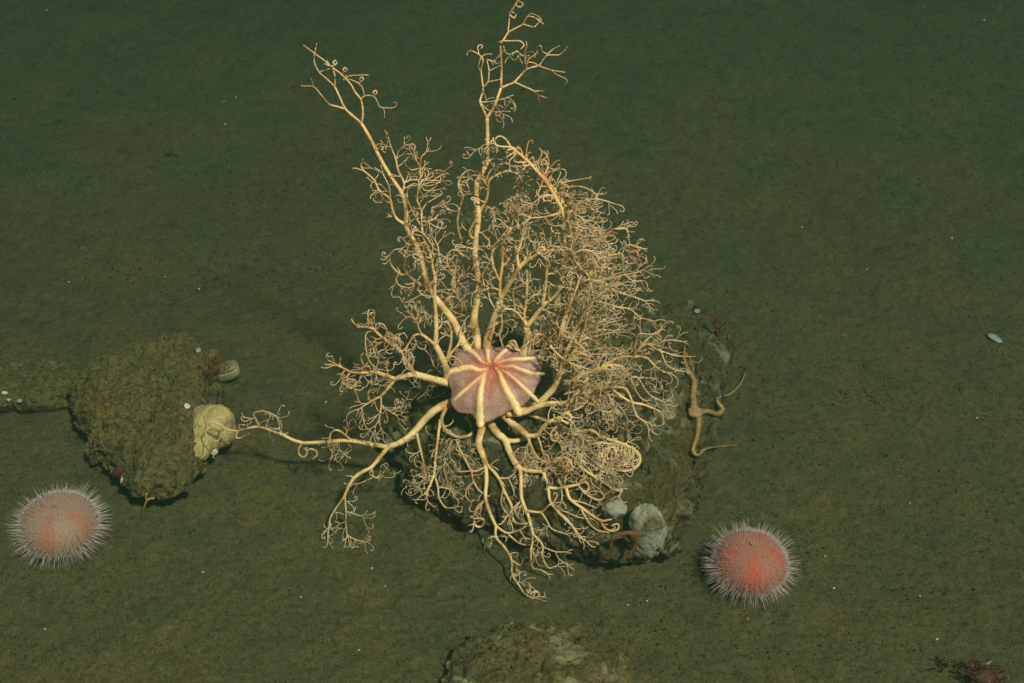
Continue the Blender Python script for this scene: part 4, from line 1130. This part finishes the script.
def urchin(u, v, rad, hgt, label, turn, c_red, c_pale, spine_c, seed):
    r_ = random.Random(seed)
    g = on_surface(u, v + 17)
    base = np.array([g[0], g[1] + 0.014, 0.0])
    base[2] = surf(base[0], base[1])
    root = empty('sea_urchin', base)
    tag(root, label, 'sea urchin', 'pink sea urchins on the mud')
    nth, nph = 120, 60
    V = []; band = []
    for i in range(nph + 1):
        ph = math.pi * i / nph
        for j in range(nth):
            th = 2 * math.pi * j / nth
            amb = 0.5 + 0.5 * math.cos(5 * (th + turn))
            rr = 1 + 0.018 * amb * math.sin(ph) + 0.012 * math.sin(th * 40) * math.sin(ph) * (0.5 + 0.5 * math.sin(ph * 44))
            z = math.cos(ph); z = z if z > 0 else z * 0.75
            x = math.sin(ph) ** 0.85 * rr
            V.append(base + np.array([rad * x * math.cos(th), rad * x * math.sin(th), hgt * (z * rr + 0.78)]))
            band.append(1.25 * amb ** 1.6 * math.sin(ph) ** 0.5 - 0.1 + 0.34 * math.sin(th * 30) * math.sin(ph) + 0.12 * math.sin(ph * 60))
    i = np.arange((nph + 1) * nth).reshape(nph + 1, nth); j = np.roll(i, -1, 1)
    Fq = np.stack([i[:-1], i[1:], j[1:], j[:-1]], -1).reshape(-1, 4)
    body = mesh_obj('test', V, Fq, urchin_mat('urchin_test', c_red, c_pale), root, attr={'band': band})
    # apex plate
    ap = Tubes()
    c0 = base + np.array([0, 0, hgt * 1.78])
    for k in range(7):
        a = k * 0.9
        ap.tube([c0 + np.array([math.cos(a), math.sin(a), 0]) * 0.0012 * (k > 0), c0 + np.array([math.cos(a) * 0.002, math.sin(a) * 0.002, 0.0022])], [0.0011, 0.0007], 5)
    ap.build('apical_plate', M_SPINE, root)
    T = Tubes()
    n = 2700
    for k in range(n):
        cz = 1 - 1.55 * (k + 0.5) / n
        th = k * 2.399963 + r_.uniform(-0.05, 0.05)
        ph = math.acos(cz)
        z = cz if cz > 0 else cz * 0.75
        x = math.sin(ph) ** 0.85
        p = base + np.array([rad * x * math.cos(th), rad * x * math.sin(th), hgt * (z + 0.78)])
        nn = np.array([math.sin(ph) * math.cos(th), math.sin(ph) * math.sin(th), cz * 1.25])
        nn += np.array([r_.gauss(0, 0.08), r_.gauss(0, 0.08), r_.gauss(0, 0.08)])
        nn /= np.linalg.norm(nn)
        long = r_.random() < (0.28 if cz < 0.35 else 0.08)
        L = r_.uniform(0.009, 0.0165) if long else r_.uniform(0.0022, 0.0055)
        if cz > 0.5: L *= 0.85
        q = p + nn * L
        if q[2] < base[2] + 0.001: q[2] = base[2] + 0.001
        T.tube([p - nn * 0.001, (p + q) / 2, q], [0.0003 if long else 0.00028, 0.00024 if long else 0.00022, 0.00011], 3)
    s = T.build('spines', spine_c, root)
    tag(s, 'fine whitish needle spines', kind='stuff')
    return root


def spine_mat(name, col):
    m, nt, b = mat_new(name)
    b.inputs['Base Color'].default_value = (*col, 1)
    b.inputs['Roughness'].default_value = 0.4
    t = nt.nodes.new('ShaderNodeBsdfTransparent')
    mx = nt.nodes.new('ShaderNodeMixShader'); mx.inputs[0].default_value = 0.45
    nt.links.new(t.outputs[0], mx.inputs[1]); nt.links.new(b.outputs[0], mx.inputs[2])
    nt.links.new(mx.outputs[0], nt.nodes['Material Output'].inputs['Surface'])
    return m


M_SP1 = spine_mat('glassy_pale_spine', (0.62, 0.52, 0.48))
M_SP2 = spine_mat('glassy_rosy_spine', (0.62, 0.48, 0.45))
urchin(60, 534, 0.0365, 0.026, 'pale pink sea urchin in front of the flat muddy rock', 0.35, (0.30, 0.115, 0.070), (0.27, 0.165, 0.125), M_SP1, 3)
urchin(749, 573, 0.0345, 0.0265, 'redder coral coloured sea urchin on open mud, away from the rocks', 1.57, (0.38, 0.065, 0.036), (0.29, 0.110, 0.080), M_SP2, 8)

# ------------------------------------------------------------------ brittle stars
def snake(pts, lift, r0, r1, T, sides=8, ridged=True):
    W = []
    for (u, v) in pts:
        W.append(on_surface(u, v, lift))
    S = smooth_path(W, 8)
    tt = np.linspace(0, 1, len(S))
    rad = (r0 + (r1 - r0) * tt) * PX
    if ridged: rad = rad * (1 + 0.10 * np.sin(np.arange(len(S)) * 2.0))
    T.tube(S, rad, sides, 0.08)
    for i in range(2, len(S) - 3, 2):
        t = S[i + 1] - S[i - 1]; t /= np.linalg.norm(t)
        n = np.cross(t, [0, 0, 1.0]); n /= max(np.linalg.norm(n), 1e-6)
        for sg in (-1, 1):
            d = n * sg + t * 0.5 + np.array([0, 0, 0.3])
            T.tube([S[i] + n * sg * rad[i] * 0.7, S[i] + n * sg * rad[i] * 0.8 + d * (0.0008 + rad[i] * 0.55)], [0.0004, 0.0002], 3)
    return S


M_BRIT = make_plain('tan_brittle_star', (0.19, 0.115, 0.045), (0.35, 0.22, 0.095), 160, rough=0.7, bs=0.5, bd=0.001)
M_RUST = make_plain('rust_brittle_star', (0.075, 0.030, 0.014), (0.14, 0.058, 0.028), 160, rough=0.7, bs=0.5, bd=0.001)


def blob(name, c, ax, mat, parent=None, seed=0, amp=0.08, nth=40, nph=24, freq=2.2, power=1.0):
    """a lumpy closed body: c centre, ax three axis vectors"""
    c = np.array(c, float); ax = np.array(ax, float)
    V = []
    for i in range(nph + 1):
        ph = math.pi * i / nph
        for j in range(nth):
            th = 2 * math.pi * j / nth
            d = np.array([math.sin(ph) ** power * math.cos(th), math.sin(ph) ** power * math.sin(th), math.cos(ph)])
            V.append(d)
    V = np.array(V)
    n = 0.12 * noise3(V[:, 0] * freq * 6.5, V[:, 1] * freq * 6.5 + seed, V[:, 2] * freq * 6.5, seed + 2) + noise3(V[:, 0] * freq + seed * 3.1, V[:, 1] * freq, V[:, 2] * freq, seed) + 0.5 * noise3(V[:, 0] * freq * 2.7, V[:, 1] * freq * 2.7 + seed, V[:, 2] * freq * 2.7, seed + 1)
    V = V * (1 + amp * n)[:, None]
    V = c + V @ ax
    i = np.arange((nph + 1) * nth).reshape(nph + 1, nth); j = np.roll(i, -1, 1)
    Fq = np.stack([i[:-1], i[1:], j[1:], j[:-1]], -1).reshape(-1, 4)
    return mesh_obj(name, V, Fq, mat, parent)


bc = on_surface(695, 413, 0.004)
bs = empty('brittle_star', bc)
tag(bs, 'tan brittle star with three kinked arms at the edge of the big rock', 'brittle star')
blob('disc', bc + np.array([0, 0, 0.001]), np.diag([0.0078, 0.0078, 0.0042]), M_BRIT, bs, seed=4)
for pts, r0, r1 in (([(694, 410), (693, 395), (694, 381), (688.7, 371), (684.6, 360), (684.6, 346)], 4.2, 0.8),
                    ([(696, 412), (708, 411.5), (717, 414), (722.5, 409), (717, 399), (729.7, 394), (740, 384), (746, 372)], 3.2, 0.5),
                    ([(697, 412), (698.5, 420), (698, 428), (697, 436), (693, 450), (698, 455), (705, 449), (720, 446.5), (737, 445)], 3.4, 0.5)):
    T = Tubes(); snake(pts, 0.0045, r0, r1, T); T.build('arm', M_BRIT, bs)

rc = on_surface(634, 533, 0.006)
rs = empty('brittle_star', rc)
tag(rs, 'rust red brittle star clinging below the pale encrusted stone', 'brittle star')

# pale encrusted stone
M_PALE = make_rock('pale_crust', tint=(1, 1, 1), crust=(0.33, 0.335, 0.27), lo=0.41, hi=0.56, side=(0.07, 0.07, 0.05), dark=1.6)
c1 = at_y(647, 531, -0.136)
pz = np.array([[0.0170, 0, 0.004], [0, 0.014, 0], [-0.003, 0, 0.029]])
o = blob('stone', c1, pz, M_PALE, seed=12, amp=0.13, nth=120, nph=90, freq=1.7, power=0.42)
tag(o, 'tall pale whitish encrusted stone at the foot of the dark rock', 'stone')
c2 = at_y(614, 509, -0.125)
o = blob('stone', c2, np.array([[0.0115, 0, 0.002], [0, 0.009, 0], [-0.001, 0, 0.0075]]), M_PALE, seed=15, amp=0.14, nth=60, nph=40, power=0.6)
tag(o, 'small flat pale grey stone touched by the curled arm tips', 'stone')
M_DKST = make_rock('dark_small_stone', crust=(0.07, 0.06, 0.04), side=(0.02, 0.018, 0.012), dark=0.7)
c3 = at_y(619, 530, -0.10)
o = blob('stone', [c3[0], c3[1] , 0.014], np.diag([0.020, 0.012, 0.020]), M_DKST, seed=19, amp=0.2, nth=80, nph=50, freq=2.5, power=0.7)
tag(o, 'dark stone in shadow behind the rust red brittle star', 'stone')

blob('disc', at_y(634, 534, -0.156), np.diag([0.0042, 0.0036, 0.0042]), M_RUST, rs, seed=6)
for pts in ([(634, 533), (626, 533), (617, 535), (612, 538), (611, 548), (611, 557)], [(634, 533), (637, 540), (634, 548), (629, 554), (623, 561)], [(634, 532), (640, 535), (646, 535)]):
    T = Tubes()
    W = []
    for k, (u, v) in enumerate(pts):
        w = at_y(u, v, -0.156 - 0.002 * k)
        g = surf(w[0], w[1]) + 0.002
        if w[2] < g: w = on_surface(u, v, 0.002)
        W.append(w)
    S = smooth_path(W, 6)
    T.tube(S, np.linspace(0.0024, 0.0011, len(S)) * (1 + 0.1 * np.sin(np.arange(len(S)) * 2)), 7, 0.05)
    T.build('arm', M_RUST, rs)

# ------------------------------------------------------------------ yellow sponge
def make_sponge():
    m, nt, b = mat_new('yellow_sponge')
    n = noise_n(nt, 55, 5, 0.7)
    c = ramp(nt, n.outputs['Fac'], [(0.34, (0.27, 0.21, 0.075)), (0.66, (0.45, 0.36, 0.145))]).outputs['Color']
    mud, n3 = mud_colour(nt, 1.5, (1.1, 1.0, 0.8))
    d = noise_n(nt, 38, 5, 0.65, 0.5)
    f = ramp(nt, d.outputs['Fac'], [(0.50, (0, 0, 0)), (0.66, (0.85, 0.85, 0.85))]).outputs['Color']
    c = mix(nt, f, c, mud)
    g = nt.nodes['Geo']
    v = N(nt, 'ShaderNodeTexVoronoi', Scale=330.0); nt.links.new(g.outputs['Position'], v.inputs['Vector'])
    nt.links.new(c, b.inputs['Base Color'])
    b.inputs['Roughness'].default_value = 0.9
    bump(nt, b, v.outputs['Distance'], 0.6, 0.0016)
    return m


M_SPONGE = make_sponge()
sp = at_y(213, 432, 0.015)
sroot = empty('sponge', (sp[0], sp[1], 0.0))
tag(sroot, 'pale yellow lumpy sponge gripped by the tip of the longest arm', 'sponge')
def fused(name, balls, mat, parent, seed, nth=120, nph=80, amp=0.05):
    """one closed soft mass grown round several overlapping balls"""
    C = np.array([b[0] for b in balls]); Rr = np.array([b[1] for b in balls])
    c = C[0] * 0.5 + C[1] * 0.5
    ph = np.linspace(0, math.pi, nph + 1)[:, None]; th = np.linspace(0, 2 * math.pi, nth, endpoint=False)[None]
    D = np.stack([np.sin(ph) * np.cos(th), np.sin(ph) * np.sin(th), np.cos(ph) + 0 * th], -1).reshape(-1, 3)
    best = np.zeros(len(D))
    for t in np.linspace(0.001, 0.07, 150):
        P = c + D * t
        f = sum(np.exp(-1.0 * (np.linalg.norm(P - C[k], axis=1) / Rr[k]) ** 2 * 2.2) for k in range(len(C)))
        best = np.where(f > 0.11, t, best)
    n = noise3(D[:, 0] * 2.5 + seed, D[:, 1] * 2.5, D[:, 2] * 2.5, seed) + 0.5 * noise3(D[:, 0] * 8 + seed, D[:, 1] * 8, D[:, 2] * 8, seed) + 0.25 * noise3(D[:, 0] * 22, D[:, 1] * 22, D[:, 2] * 22 + seed, seed)
    g = best.reshape(nph + 1, nth)
    for _ in range(3): g = (g + np.roll(g, 1, 1) + np.roll(g, -1, 1) + np.vstack([g[:1], g[:-1]]) + np.vstack([g[1:], g[-1:]])) / 5
    V = c + D * (g.ravel() * (1 + amp * n))[:, None]
    i = np.arange((nph + 1) * nth).reshape(nph + 1, nth); j = np.roll(i, -1, 1)
    return mesh_obj(name, V, np.stack([i[:-1], i[1:], j[1:], j[:-1]], -1).reshape(-1, 4), mat, parent)


q1, q2, q3 = on_surface(204, 440, 0.0), on_surface(199, 452, -0.002), on_surface(194, 464, -0.003)
fused('body', [(at_y(216, 421, 0.012), 0.0185), (at_y(208, 430, 0.012), 0.0180), (at_y(222, 434, 0.008), 0.0140), (at_y(203, 418, 0.016), 0.0120), (at_y(209, 442, 0.004), 0.0110), (q1, 0.0140), (q2, 0.0110)], M_SPONGE, sroot, 21, amp=0.06)
# the white bead hanging from the arm tip below the sponge
w = at_y(214, 452, -0.012)
o = blob('egg_case', w, np.array([[0.0042, 0, 0.001], [0, 0.0034, 0], [-0.001, 0, 0.0034]]), make_plain('white_bead', (0.55, 0.47, 0.36), (0.66, 0.58, 0.46), 80), seed=2)
tag(o, 'small whitish bead hanging under the yellow sponge', 'egg case')

# ------------------------------------------------------------------ lamp shell and red tuft by the sponge
M_SHELL = make_plain('olive_shell', (0.12, 0.105, 0.05), (0.22, 0.19, 0.095), 90, rough=0.55, bs=0.3, bd=0.0008)
sc_ = on_surface(229, 380, 0.0) + np.array([0, 0, 0.013])
shell = empty('lamp_shell', sc_ - np.array([0, 0, 0.012]))
tag(shell, 'olive beige two-valved shell beside the red tuft above the sponge', 'shell')
ca, sa = math.cos(0.35), math.sin(0.35)
axx = np.array([[0.0150 * ca, 0, 0.0138 * sa], [0, 0.010, 0], [-0.0070 * sa, 0, 0.0070 * ca]])
blob('valve', sc_ + np.array([0.0, -0.001, -0.0026]), axx * np.array([[1], [1], [1.15]]), M_SHELL, shell, seed=33, amp=0.03)
blob('valve', sc_ + np.array([-0.001, 0.0015, 0.0042]), axx * np.array([[0.96], [1], [0.75]]), M_SHELL, shell, seed=34, amp=0.03)
T = Tubes()
P = [sc_ + np.array([math.cos(a) * 0.0135 * ca, -0.0102 * math.sin(a), math.cos(a) * 0.0135 * sa + 0.0022]) for a in np.linspace(0, math.pi, 20)]
T.tube(P, [0.0007] * 20, 6); T.build('valve_edge', make_plain('valve_edge', (0.30, 0.28, 0.20), (0.38, 0.36, 0.27), 90), shell)

M_RED = make_plain('dull_red', (0.07, 0.025, 0.014), (0.16, 0.055, 0.03), 140, rough=0.8, bs=0.4)
rt = on_surface(204, 392)
tuft = empty('hydroid_tuft', rt)
tag(tuft, 'reddish brown branching hydroid tuft beside the two-valved shell', 'hydroid')
T = Tubes()


def bush(T, p, d, L, r, lev, rg):
    d = d / np.linalg.norm(d)
    q = p + d * L
    T.tube([p, (p + q) / 2 + np.array([rg.gauss(0, 1), rg.gauss(0, 1), rg.gauss(0, 1)]) * L * 0.08, q], [r, r * 0.85, r * 0.7], 5)
    if lev:
        for _ in range(3 if lev > 1 else 2):
            bush(T, q, d + np.array([rg.gauss(0, .55), rg.gauss(0, .4), rg.gauss(0.1, .45)]), L * rg.uniform(0.55, 0.8), r * 0.7, lev - 1, rg)


rg = random.Random(4)
bush(T, rt, np.array([0.35, 0.15, 0.9]), 0.016, 0.0014, 4, rg)
bush(T, rt + np.array([0.004, 0.012, 0.0]), np.array([0.6, 0.2, 0.7]), 0.014, 0.0011, 4, rg)
T.build('branches', M_RED, tuft)

# dark red anemone at the lower right corner
ac = on_surface(982, 684)
an = empty('anemone', ac)
tag(an, 'dark red anemone with a white fleck, cut by the bottom edge', 'anemone')
blob('column', ac + np.array([0, 0, 0.007]), np.diag([0.011, 0.010, 0.010]), make_plain('dark_red_flesh', (0.035, 0.009, 0.006), (0.065, 0.018, 0.011), 90, rough=0.6), an, seed=41, amp=0.12, nth=60, nph=40)
rg = random.Random(9)
M_TENT = make_plain('dark_red_tentacle', (0.05, 0.016, 0.01), (0.11, 0.04, 0.022), 120)
for k in range(15):
    a = k * 0.42 + rg.uniform(-0.2, 0.2); rr = rg.uniform(0.003, 0.009)
    p = ac + np.array([rr * math.cos(a), rr * math.sin(a), 0.008])
    T = Tubes(); bush(T, p, np.array([math.cos(a), math.sin(a), 0.8]), 0.0065, 0.0011, 3, rg); T.build('tentacle', M_TENT, an)
M_WHITE = make_plain('white_shell', (0.36, 0.35, 0.31), (0.60, 0.58, 0.52), 120, rough=0.6, bs=0.2)
M_BLUEW = make_plain('bluish_white_shell', (0.15, 0.18, 0.18), (0.28, 0.32, 0.32), 120, rough=0.6, bs=0.2)
blob('fleck', at_y(988, 663, ac[1] + 0.004), np.array([[0.0024, 0, 0.0022], [0, 0.001, 0], [-0.0009, 0, 0.0011]]), M_BLUEW, an, seed=3, nth=14, nph=10)
ac2 = on_surface(947, 669)
T = Tubes()
rg = random.Random(14)
for k in range(5):
    bush(T, ac2 + np.array([rg.uniform(-.008, .008), rg.uniform(-.006, .006), 0]), np.array([rg.gauss(0, .5), rg.gauss(0, .5), 1]), 0.006, 0.0010, 3, rg)
o = T.build('hydroid_tuft', make_plain('brown_tuft', (0.07, 0.045, 0.02), (0.12, 0.075, 0.035), 130))
tag(o, 'low brownish tuft on the mud beside the dark red anemone', 'hydroid')

# ------------------------------------------------------------------ small things on the rocks
o = blob('anemone', on_surface(118, 472, 0.003), np.array([[0.0065, 0, 0.005], [0, 0.005, 0], [-0.0022, 0, 0.0036]]), make_plain('maroon', (0.05, 0.014, 0.010), (0.085, 0.024, 0.016), 90), seed=44, amp=0.15)
tag(o, 'small maroon lump on the lower side of the flat muddy rock', 'anemone')
o = blob('shell', on_surface(121, 477, 0.003) + np.array([0.002, -0.006, 0.001]), np.array([[0.0016, 0, 0.004], [0, 0.001, 0], [-0.001, 0, 0.001]]), M_WHITE, seed=5, nth=16, nph=10)
tag(o, 'thin white shell sliver beside the small maroon lump', 'shell')
T = Tubes()
P = [on_surface(u, v, 0.002) for u, v in ((154, 498), (149, 499), (146, 502), (144, 508), (142, 516))]
T.tube(smooth_path(P, 5), np.linspace(0.0015, 0.0006, 21), 6, 0.08)
P = [on_surface(u, v, 0.002) for u, v in ((147, 493), (146, 498), (147, 503))]
T.tube(smooth_path(P, 5), np.linspace(0.0011, 0.0008, 11), 6, 0.08)
o = T.build('worm_tube', make_plain('orange_brown', (0.25, 0.15, 0.05), (0.36, 0.23, 0.09), 120))
tag(o, 'thin orange brown forked tube at the lower tip of the flat rock', 'worm tube')
for (u, v, s, lb) in ((5, 393, 0.0034, 'white pebble on the low ledge, highest of three at the frame edge'),
                      (9, 400, 0.0028, 'greyish white pebble on the low ledge, lowest nearest the frame edge'),
                      (20, 401, 0.0036, 'pale green white pebble on the low ledge, farthest from the frame edge')):
    o = blob('pebble', on_surface(u, v, s * 0.6) + np.array([0, -0.001, 0.001]), np.diag([s, s * 0.7, s * 0.6]), M_BLUEW if u > 6 else M_WHITE, seed=int(u), amp=0.14, nth=20, nph=14)
    tag(o, lb, 'pebble', 'pale pebbles on the low ledge')
o = blob('shell', on_surface(187, 406, 0.001), np.array([[0.0030, 0, -0.0012], [0, 0.003, 0.001], [0.0006, 0, 0.0016]]), M_WHITE, seed=9, amp=0.2, nth=14, nph=10)
tag(o, 'bright white shell chip on the flat rock beside the sponge', 'shell')
o = blob('shell', on_surface(198, 350, 0.001), np.diag([0.0034, 0.004, 0.0014]), M_BLUEW, seed=10, amp=0.2, nth=14, nph=10)
tag(o, 'pale shell chip at the back of the flat rock above the red tuft', 'shell')
o = blob('shell', on_surface(697, 311, 0.001), np.diag([0.0036, 0.004, 0.0014]), M_BLUEW, seed=11, amp=0.2, nth=14, nph=10)
tag(o, 'pale shell chip behind the big rock, above the tan brittle star', 'shell')
o = blob('shell', on_surface(995, 338, 0.002), np.array([[0.0072, -0.0055, -0.001], [0.0025, 0.0055, 0.0], [0, 0, 0.0014]]), M_BLUEW, seed=13, amp=0.12, nth=26, nph=16)
tag(o, 'bluish white oblong shell fragment alone on the far mud', 'shell')
T = Tubes(); rg = random.Random(21)
p = on_surface(717, 336)
bush(T, p, np.array([0, 0, 1.0]), 0.010, 0.0012, 4, rg)
o = T.build('hydroid_tuft', M_RED)
tag(o, 'small dark tuft standing behind the tan brittle star', 'hydroid')
T = Tubes(); p = on_surface(172, 156)
for k in range(3): bush(T, p + np.array([rg.uniform(-.01, .01), 0, 0]), np.array([rg.gauss(0, .6), 0, 0.6]), 0.007, 0.0011, 2, rg)
o = T.build('hydroid_tuft', M_RED)
tag(o, 'tiny reddish tuft on the far open mud', 'hydroid')

# white flecks strewn on the mud
flecks = [
    (977, 418, 1.9, 'bright white fleck below the bluish white oblong shell'), (834, 588, 1.9, 'bright white fleck beside the coral coloured sea urchin'),
    (937, 639, 2.0, 'white fleck on the mud above the dark red anemone'), (920, 596, 1.5, 'small white fleck well above the brownish tuft near the corner'),
    (372, 568, 1.9, 'brightest white fleck on the mud below the long forked arm'), (417, 571, 1.4, 'white fleck between the front arm and the brightest fleck below the long arm'),
    (385, 586, 1.2, 'dim white fleck just below the brightest fleck under the long arm'), (359, 650, 1.8, 'white fleck in the bare mud beside the crusty bottom rock'),
    (301, 597, 1.5, 'faint white fleck alone on bare mud below the long forked arm'), (203, 572, 1.7, 'white fleck on bare mud below the flat muddy rock'),
    (346, 627, 1.3, 'dim white fleck above the fleck beside the crusty bottom rock'), (45, 629, 1.7, 'white fleck on the mud below the pale pink sea urchin'),
    (66, 488, 2.0, 'white fleck touching the far spines of the pale pink sea urchin'), (326, 402, 1.7, 'white fleck on the mud between the sponge and the star'),
    (199, 289, 1.8, 'white fleck on the mud behind the flat muddy rock'), (69, 282, 1.5, 'white fleck on far mud above the low ledge'),
    (82, 248, 1.3, 'dim white fleck farther back than the one above the low ledge'), (165, 277, 1.3, 'dim white fleck just beside the fleck behind the flat rock'),
    (224, 101, 1.5, 'white fleck on far mud, lower of a close pair'), (236, 97, 1.3, 'white fleck on far mud, upper of a close pair'),
    (225, 124, 1.9, 'white fleck on far mud below the close pair'), (47, 10, 1.5, 'white fleck at the far corner of the mud'),
    (114, 46, 1.4, 'white fleck on far mud near the far corner fleck'), (802, 227, 1.5, 'small white fleck on the mud above and beside the dark tuft'),
    (867, 269, 1.8, 'white fleck on open mud midway to the bluish white shell'), (952, 238, 1.8, 'white fleck on the mud behind the bluish white shell'),
    (924, 7, 1.4, 'white fleck at the far edge of the mud, above the bluish shell'), (984, 20, 1.6, 'pinkish white fleck near the far corner above the bluish shell'),
    (910, 503, 1.4, 'tiny white fleck on open mud below the low pellet mound'), (825, 556, 1.5, 'tiny yellowish white fleck just above the fleck by the coral urchin'),
    (748, 619, 1.4, 'tiny white fleck directly below the coral coloured sea urchin'), (647, 601, 1.5, 'white fleck between the pale stone and the bottom rock'),
    (628, 605, 1.3, 'dimmer white fleck beside the one below the pale stone')]
for k, (u, v, s, lb) in enumerate(flecks):
    p = on_surface(u, v, 0.0006)
    s = s * PX * np.linalg.norm(p - CAM) / 1.4 * 0.68
    a = rng.uniform(0, 3.14)
    o = blob('shell_fleck', p, np.array([[s * math.cos(a), s * math.sin(a), 0], [-s * .7 * math.sin(a), s * .7 * math.cos(a), 0], [0, 0, s * 0.45]]), M_WHITE, seed=k, amp=0.25, nth=10, nph=6)
    tag(o, lb, 'shell', 'white shell flecks strewn on the mud')

# ------------------------------------------------------------------ sediment grains and crumbs (uncountable)
def grains(name, n, smin, smax, mat, label, seed, clump=None):
    r_ = np.random.default_rng(seed)
    tet = np.array([[1, 0, -0.4], [-0.5, 0.87, -0.4], [-0.5, -0.87, -0.4], [0, 0, 0.8], [0.1, 0.1, -0.7]])
    fc = np.array([[0, 1, 3], [1, 2, 3], [2, 0, 3], [1, 0, 4], [2, 1, 4], [0, 2, 4]])
    V = []; Fc = []
    for k in range(n):
        u = r_.uniform(-10, 1034); v = 690 - 690 * r_.random() ** 0.9
        if clump is not None:
            c = clump[r_.integers(len(clump))]
            u = c[0] + r_.normal() * c[2]; v = c[1] + r_.normal() * c[3]
        q = at_z(u, v, 0.0)
        for rk in ROCKS:
            if math.hypot(q[0] - rk.c[0], q[1] - rk.c[1]) < 0.35:
                q = on_surface(u, v); break
        z = surf(q[0], q[1])
        s = r_.uniform(smin, smax) * PX * (np.linalg.norm(q - CAM) / 1.4) ** 0.7
        a = r_.uniform(0, 6.28)
        Rz = np.array([[math.cos(a), math.sin(a), 0], [-math.sin(a), math.cos(a), 0], [0, 0, 1]])
        V.append((tet * r_.uniform(0.6, 1.3, (5, 1)) * np.array([1, r_.uniform(0.5, 1), 0.7])) @ Rz * s + np.array([q[0], q[1], z + s * 0.35]))
        Fc.append(fc + 5 * k)
    o = mesh_obj(name, np.concatenate(V), np.concatenate(Fc), mat, smooth=False)
    tag(o, label, kind='stuff')


M_DARKG = make_plain('dark_crumb', (0.028, 0.027, 0.014), (0.05, 0.046, 0.023), 50, rough=1, bs=0, spec=0.1)
M_PALEG = make_plain('pale_crumb', (0.20, 0.19, 0.12), (0.36, 0.34, 0.22), 50, rough=1, bs=0, spec=0.1)
M_MUDG = make_plain('mud_crumb', (0.06, 0.058, 0.024), (0.09, 0.085, 0.034), 50, rough=1, bs=0, spec=0.1)
grains('dark_sediment_crumbs', 4200, 0.5, 1.9, M_DARKG, 'dark crumbs of sediment scattered over the mud', 1)
grains('pale_sediment_grains', 2600, 0.3, 0.8, M_PALEG, 'pale grains scattered over the mud', 2)
grains('mud_crumbs', 5000, 0.6, 2.2, M_MUDG, 'olive crumbs of mud on the seabed and rocks', 3)
grains('mud_pellets', 1500, 0.8, 2.4, M_MUDG, 'pellets heaped on the rocks and on a low mound', 4,
       clump=[(150, 400, 45, 30), (150, 440, 40, 25), (45, 385, 30, 12), (885, 388, 18, 9), (690, 350, 22, 22), (650, 450, 22, 30), (540, 655, 55, 18)])

# ------------------------------------------------------------------ the water
hz = bpy.data.materials.new('green_sea_water')
hz.use_nodes = True
nt = hz.node_tree
nt.nodes.remove(nt.nodes['Principled BSDF'])
pv = nt.nodes.new('ShaderNodeVolumePrincipled')
pv.inputs['Density'].default_value = 0.74
pv.inputs['Color'].default_value = (0.055, 0.125, 0.11, 1)
pv.inputs['Absorption Color'].default_value = (0.003, 0.18, 0.36, 1)
pv.inputs['Anisotropy'].default_value = 0.7
nt.links.new(pv.outputs['Volume'], nt.nodes['Material Output'].inputs['Volume'])
x, y, z0, z1 = 32, 32, -1.05, 1.12
V = [(sx * x, sy * y, z) for z in (z0, z1) for sx, sy in ((-1, -1), (1, -1), (1, 1), (-1, 1))]
Fc = [[3, 2, 1, 0], [4, 5, 6, 7], [0, 1, 5, 4], [1, 2, 6, 5], [2, 3, 7, 6], [3, 0, 4, 7]]
h = mesh_obj('haze', V, Fc, hz, smooth=False)
tag(h, 'dim green sea water filling the whole place', kind='stuff')
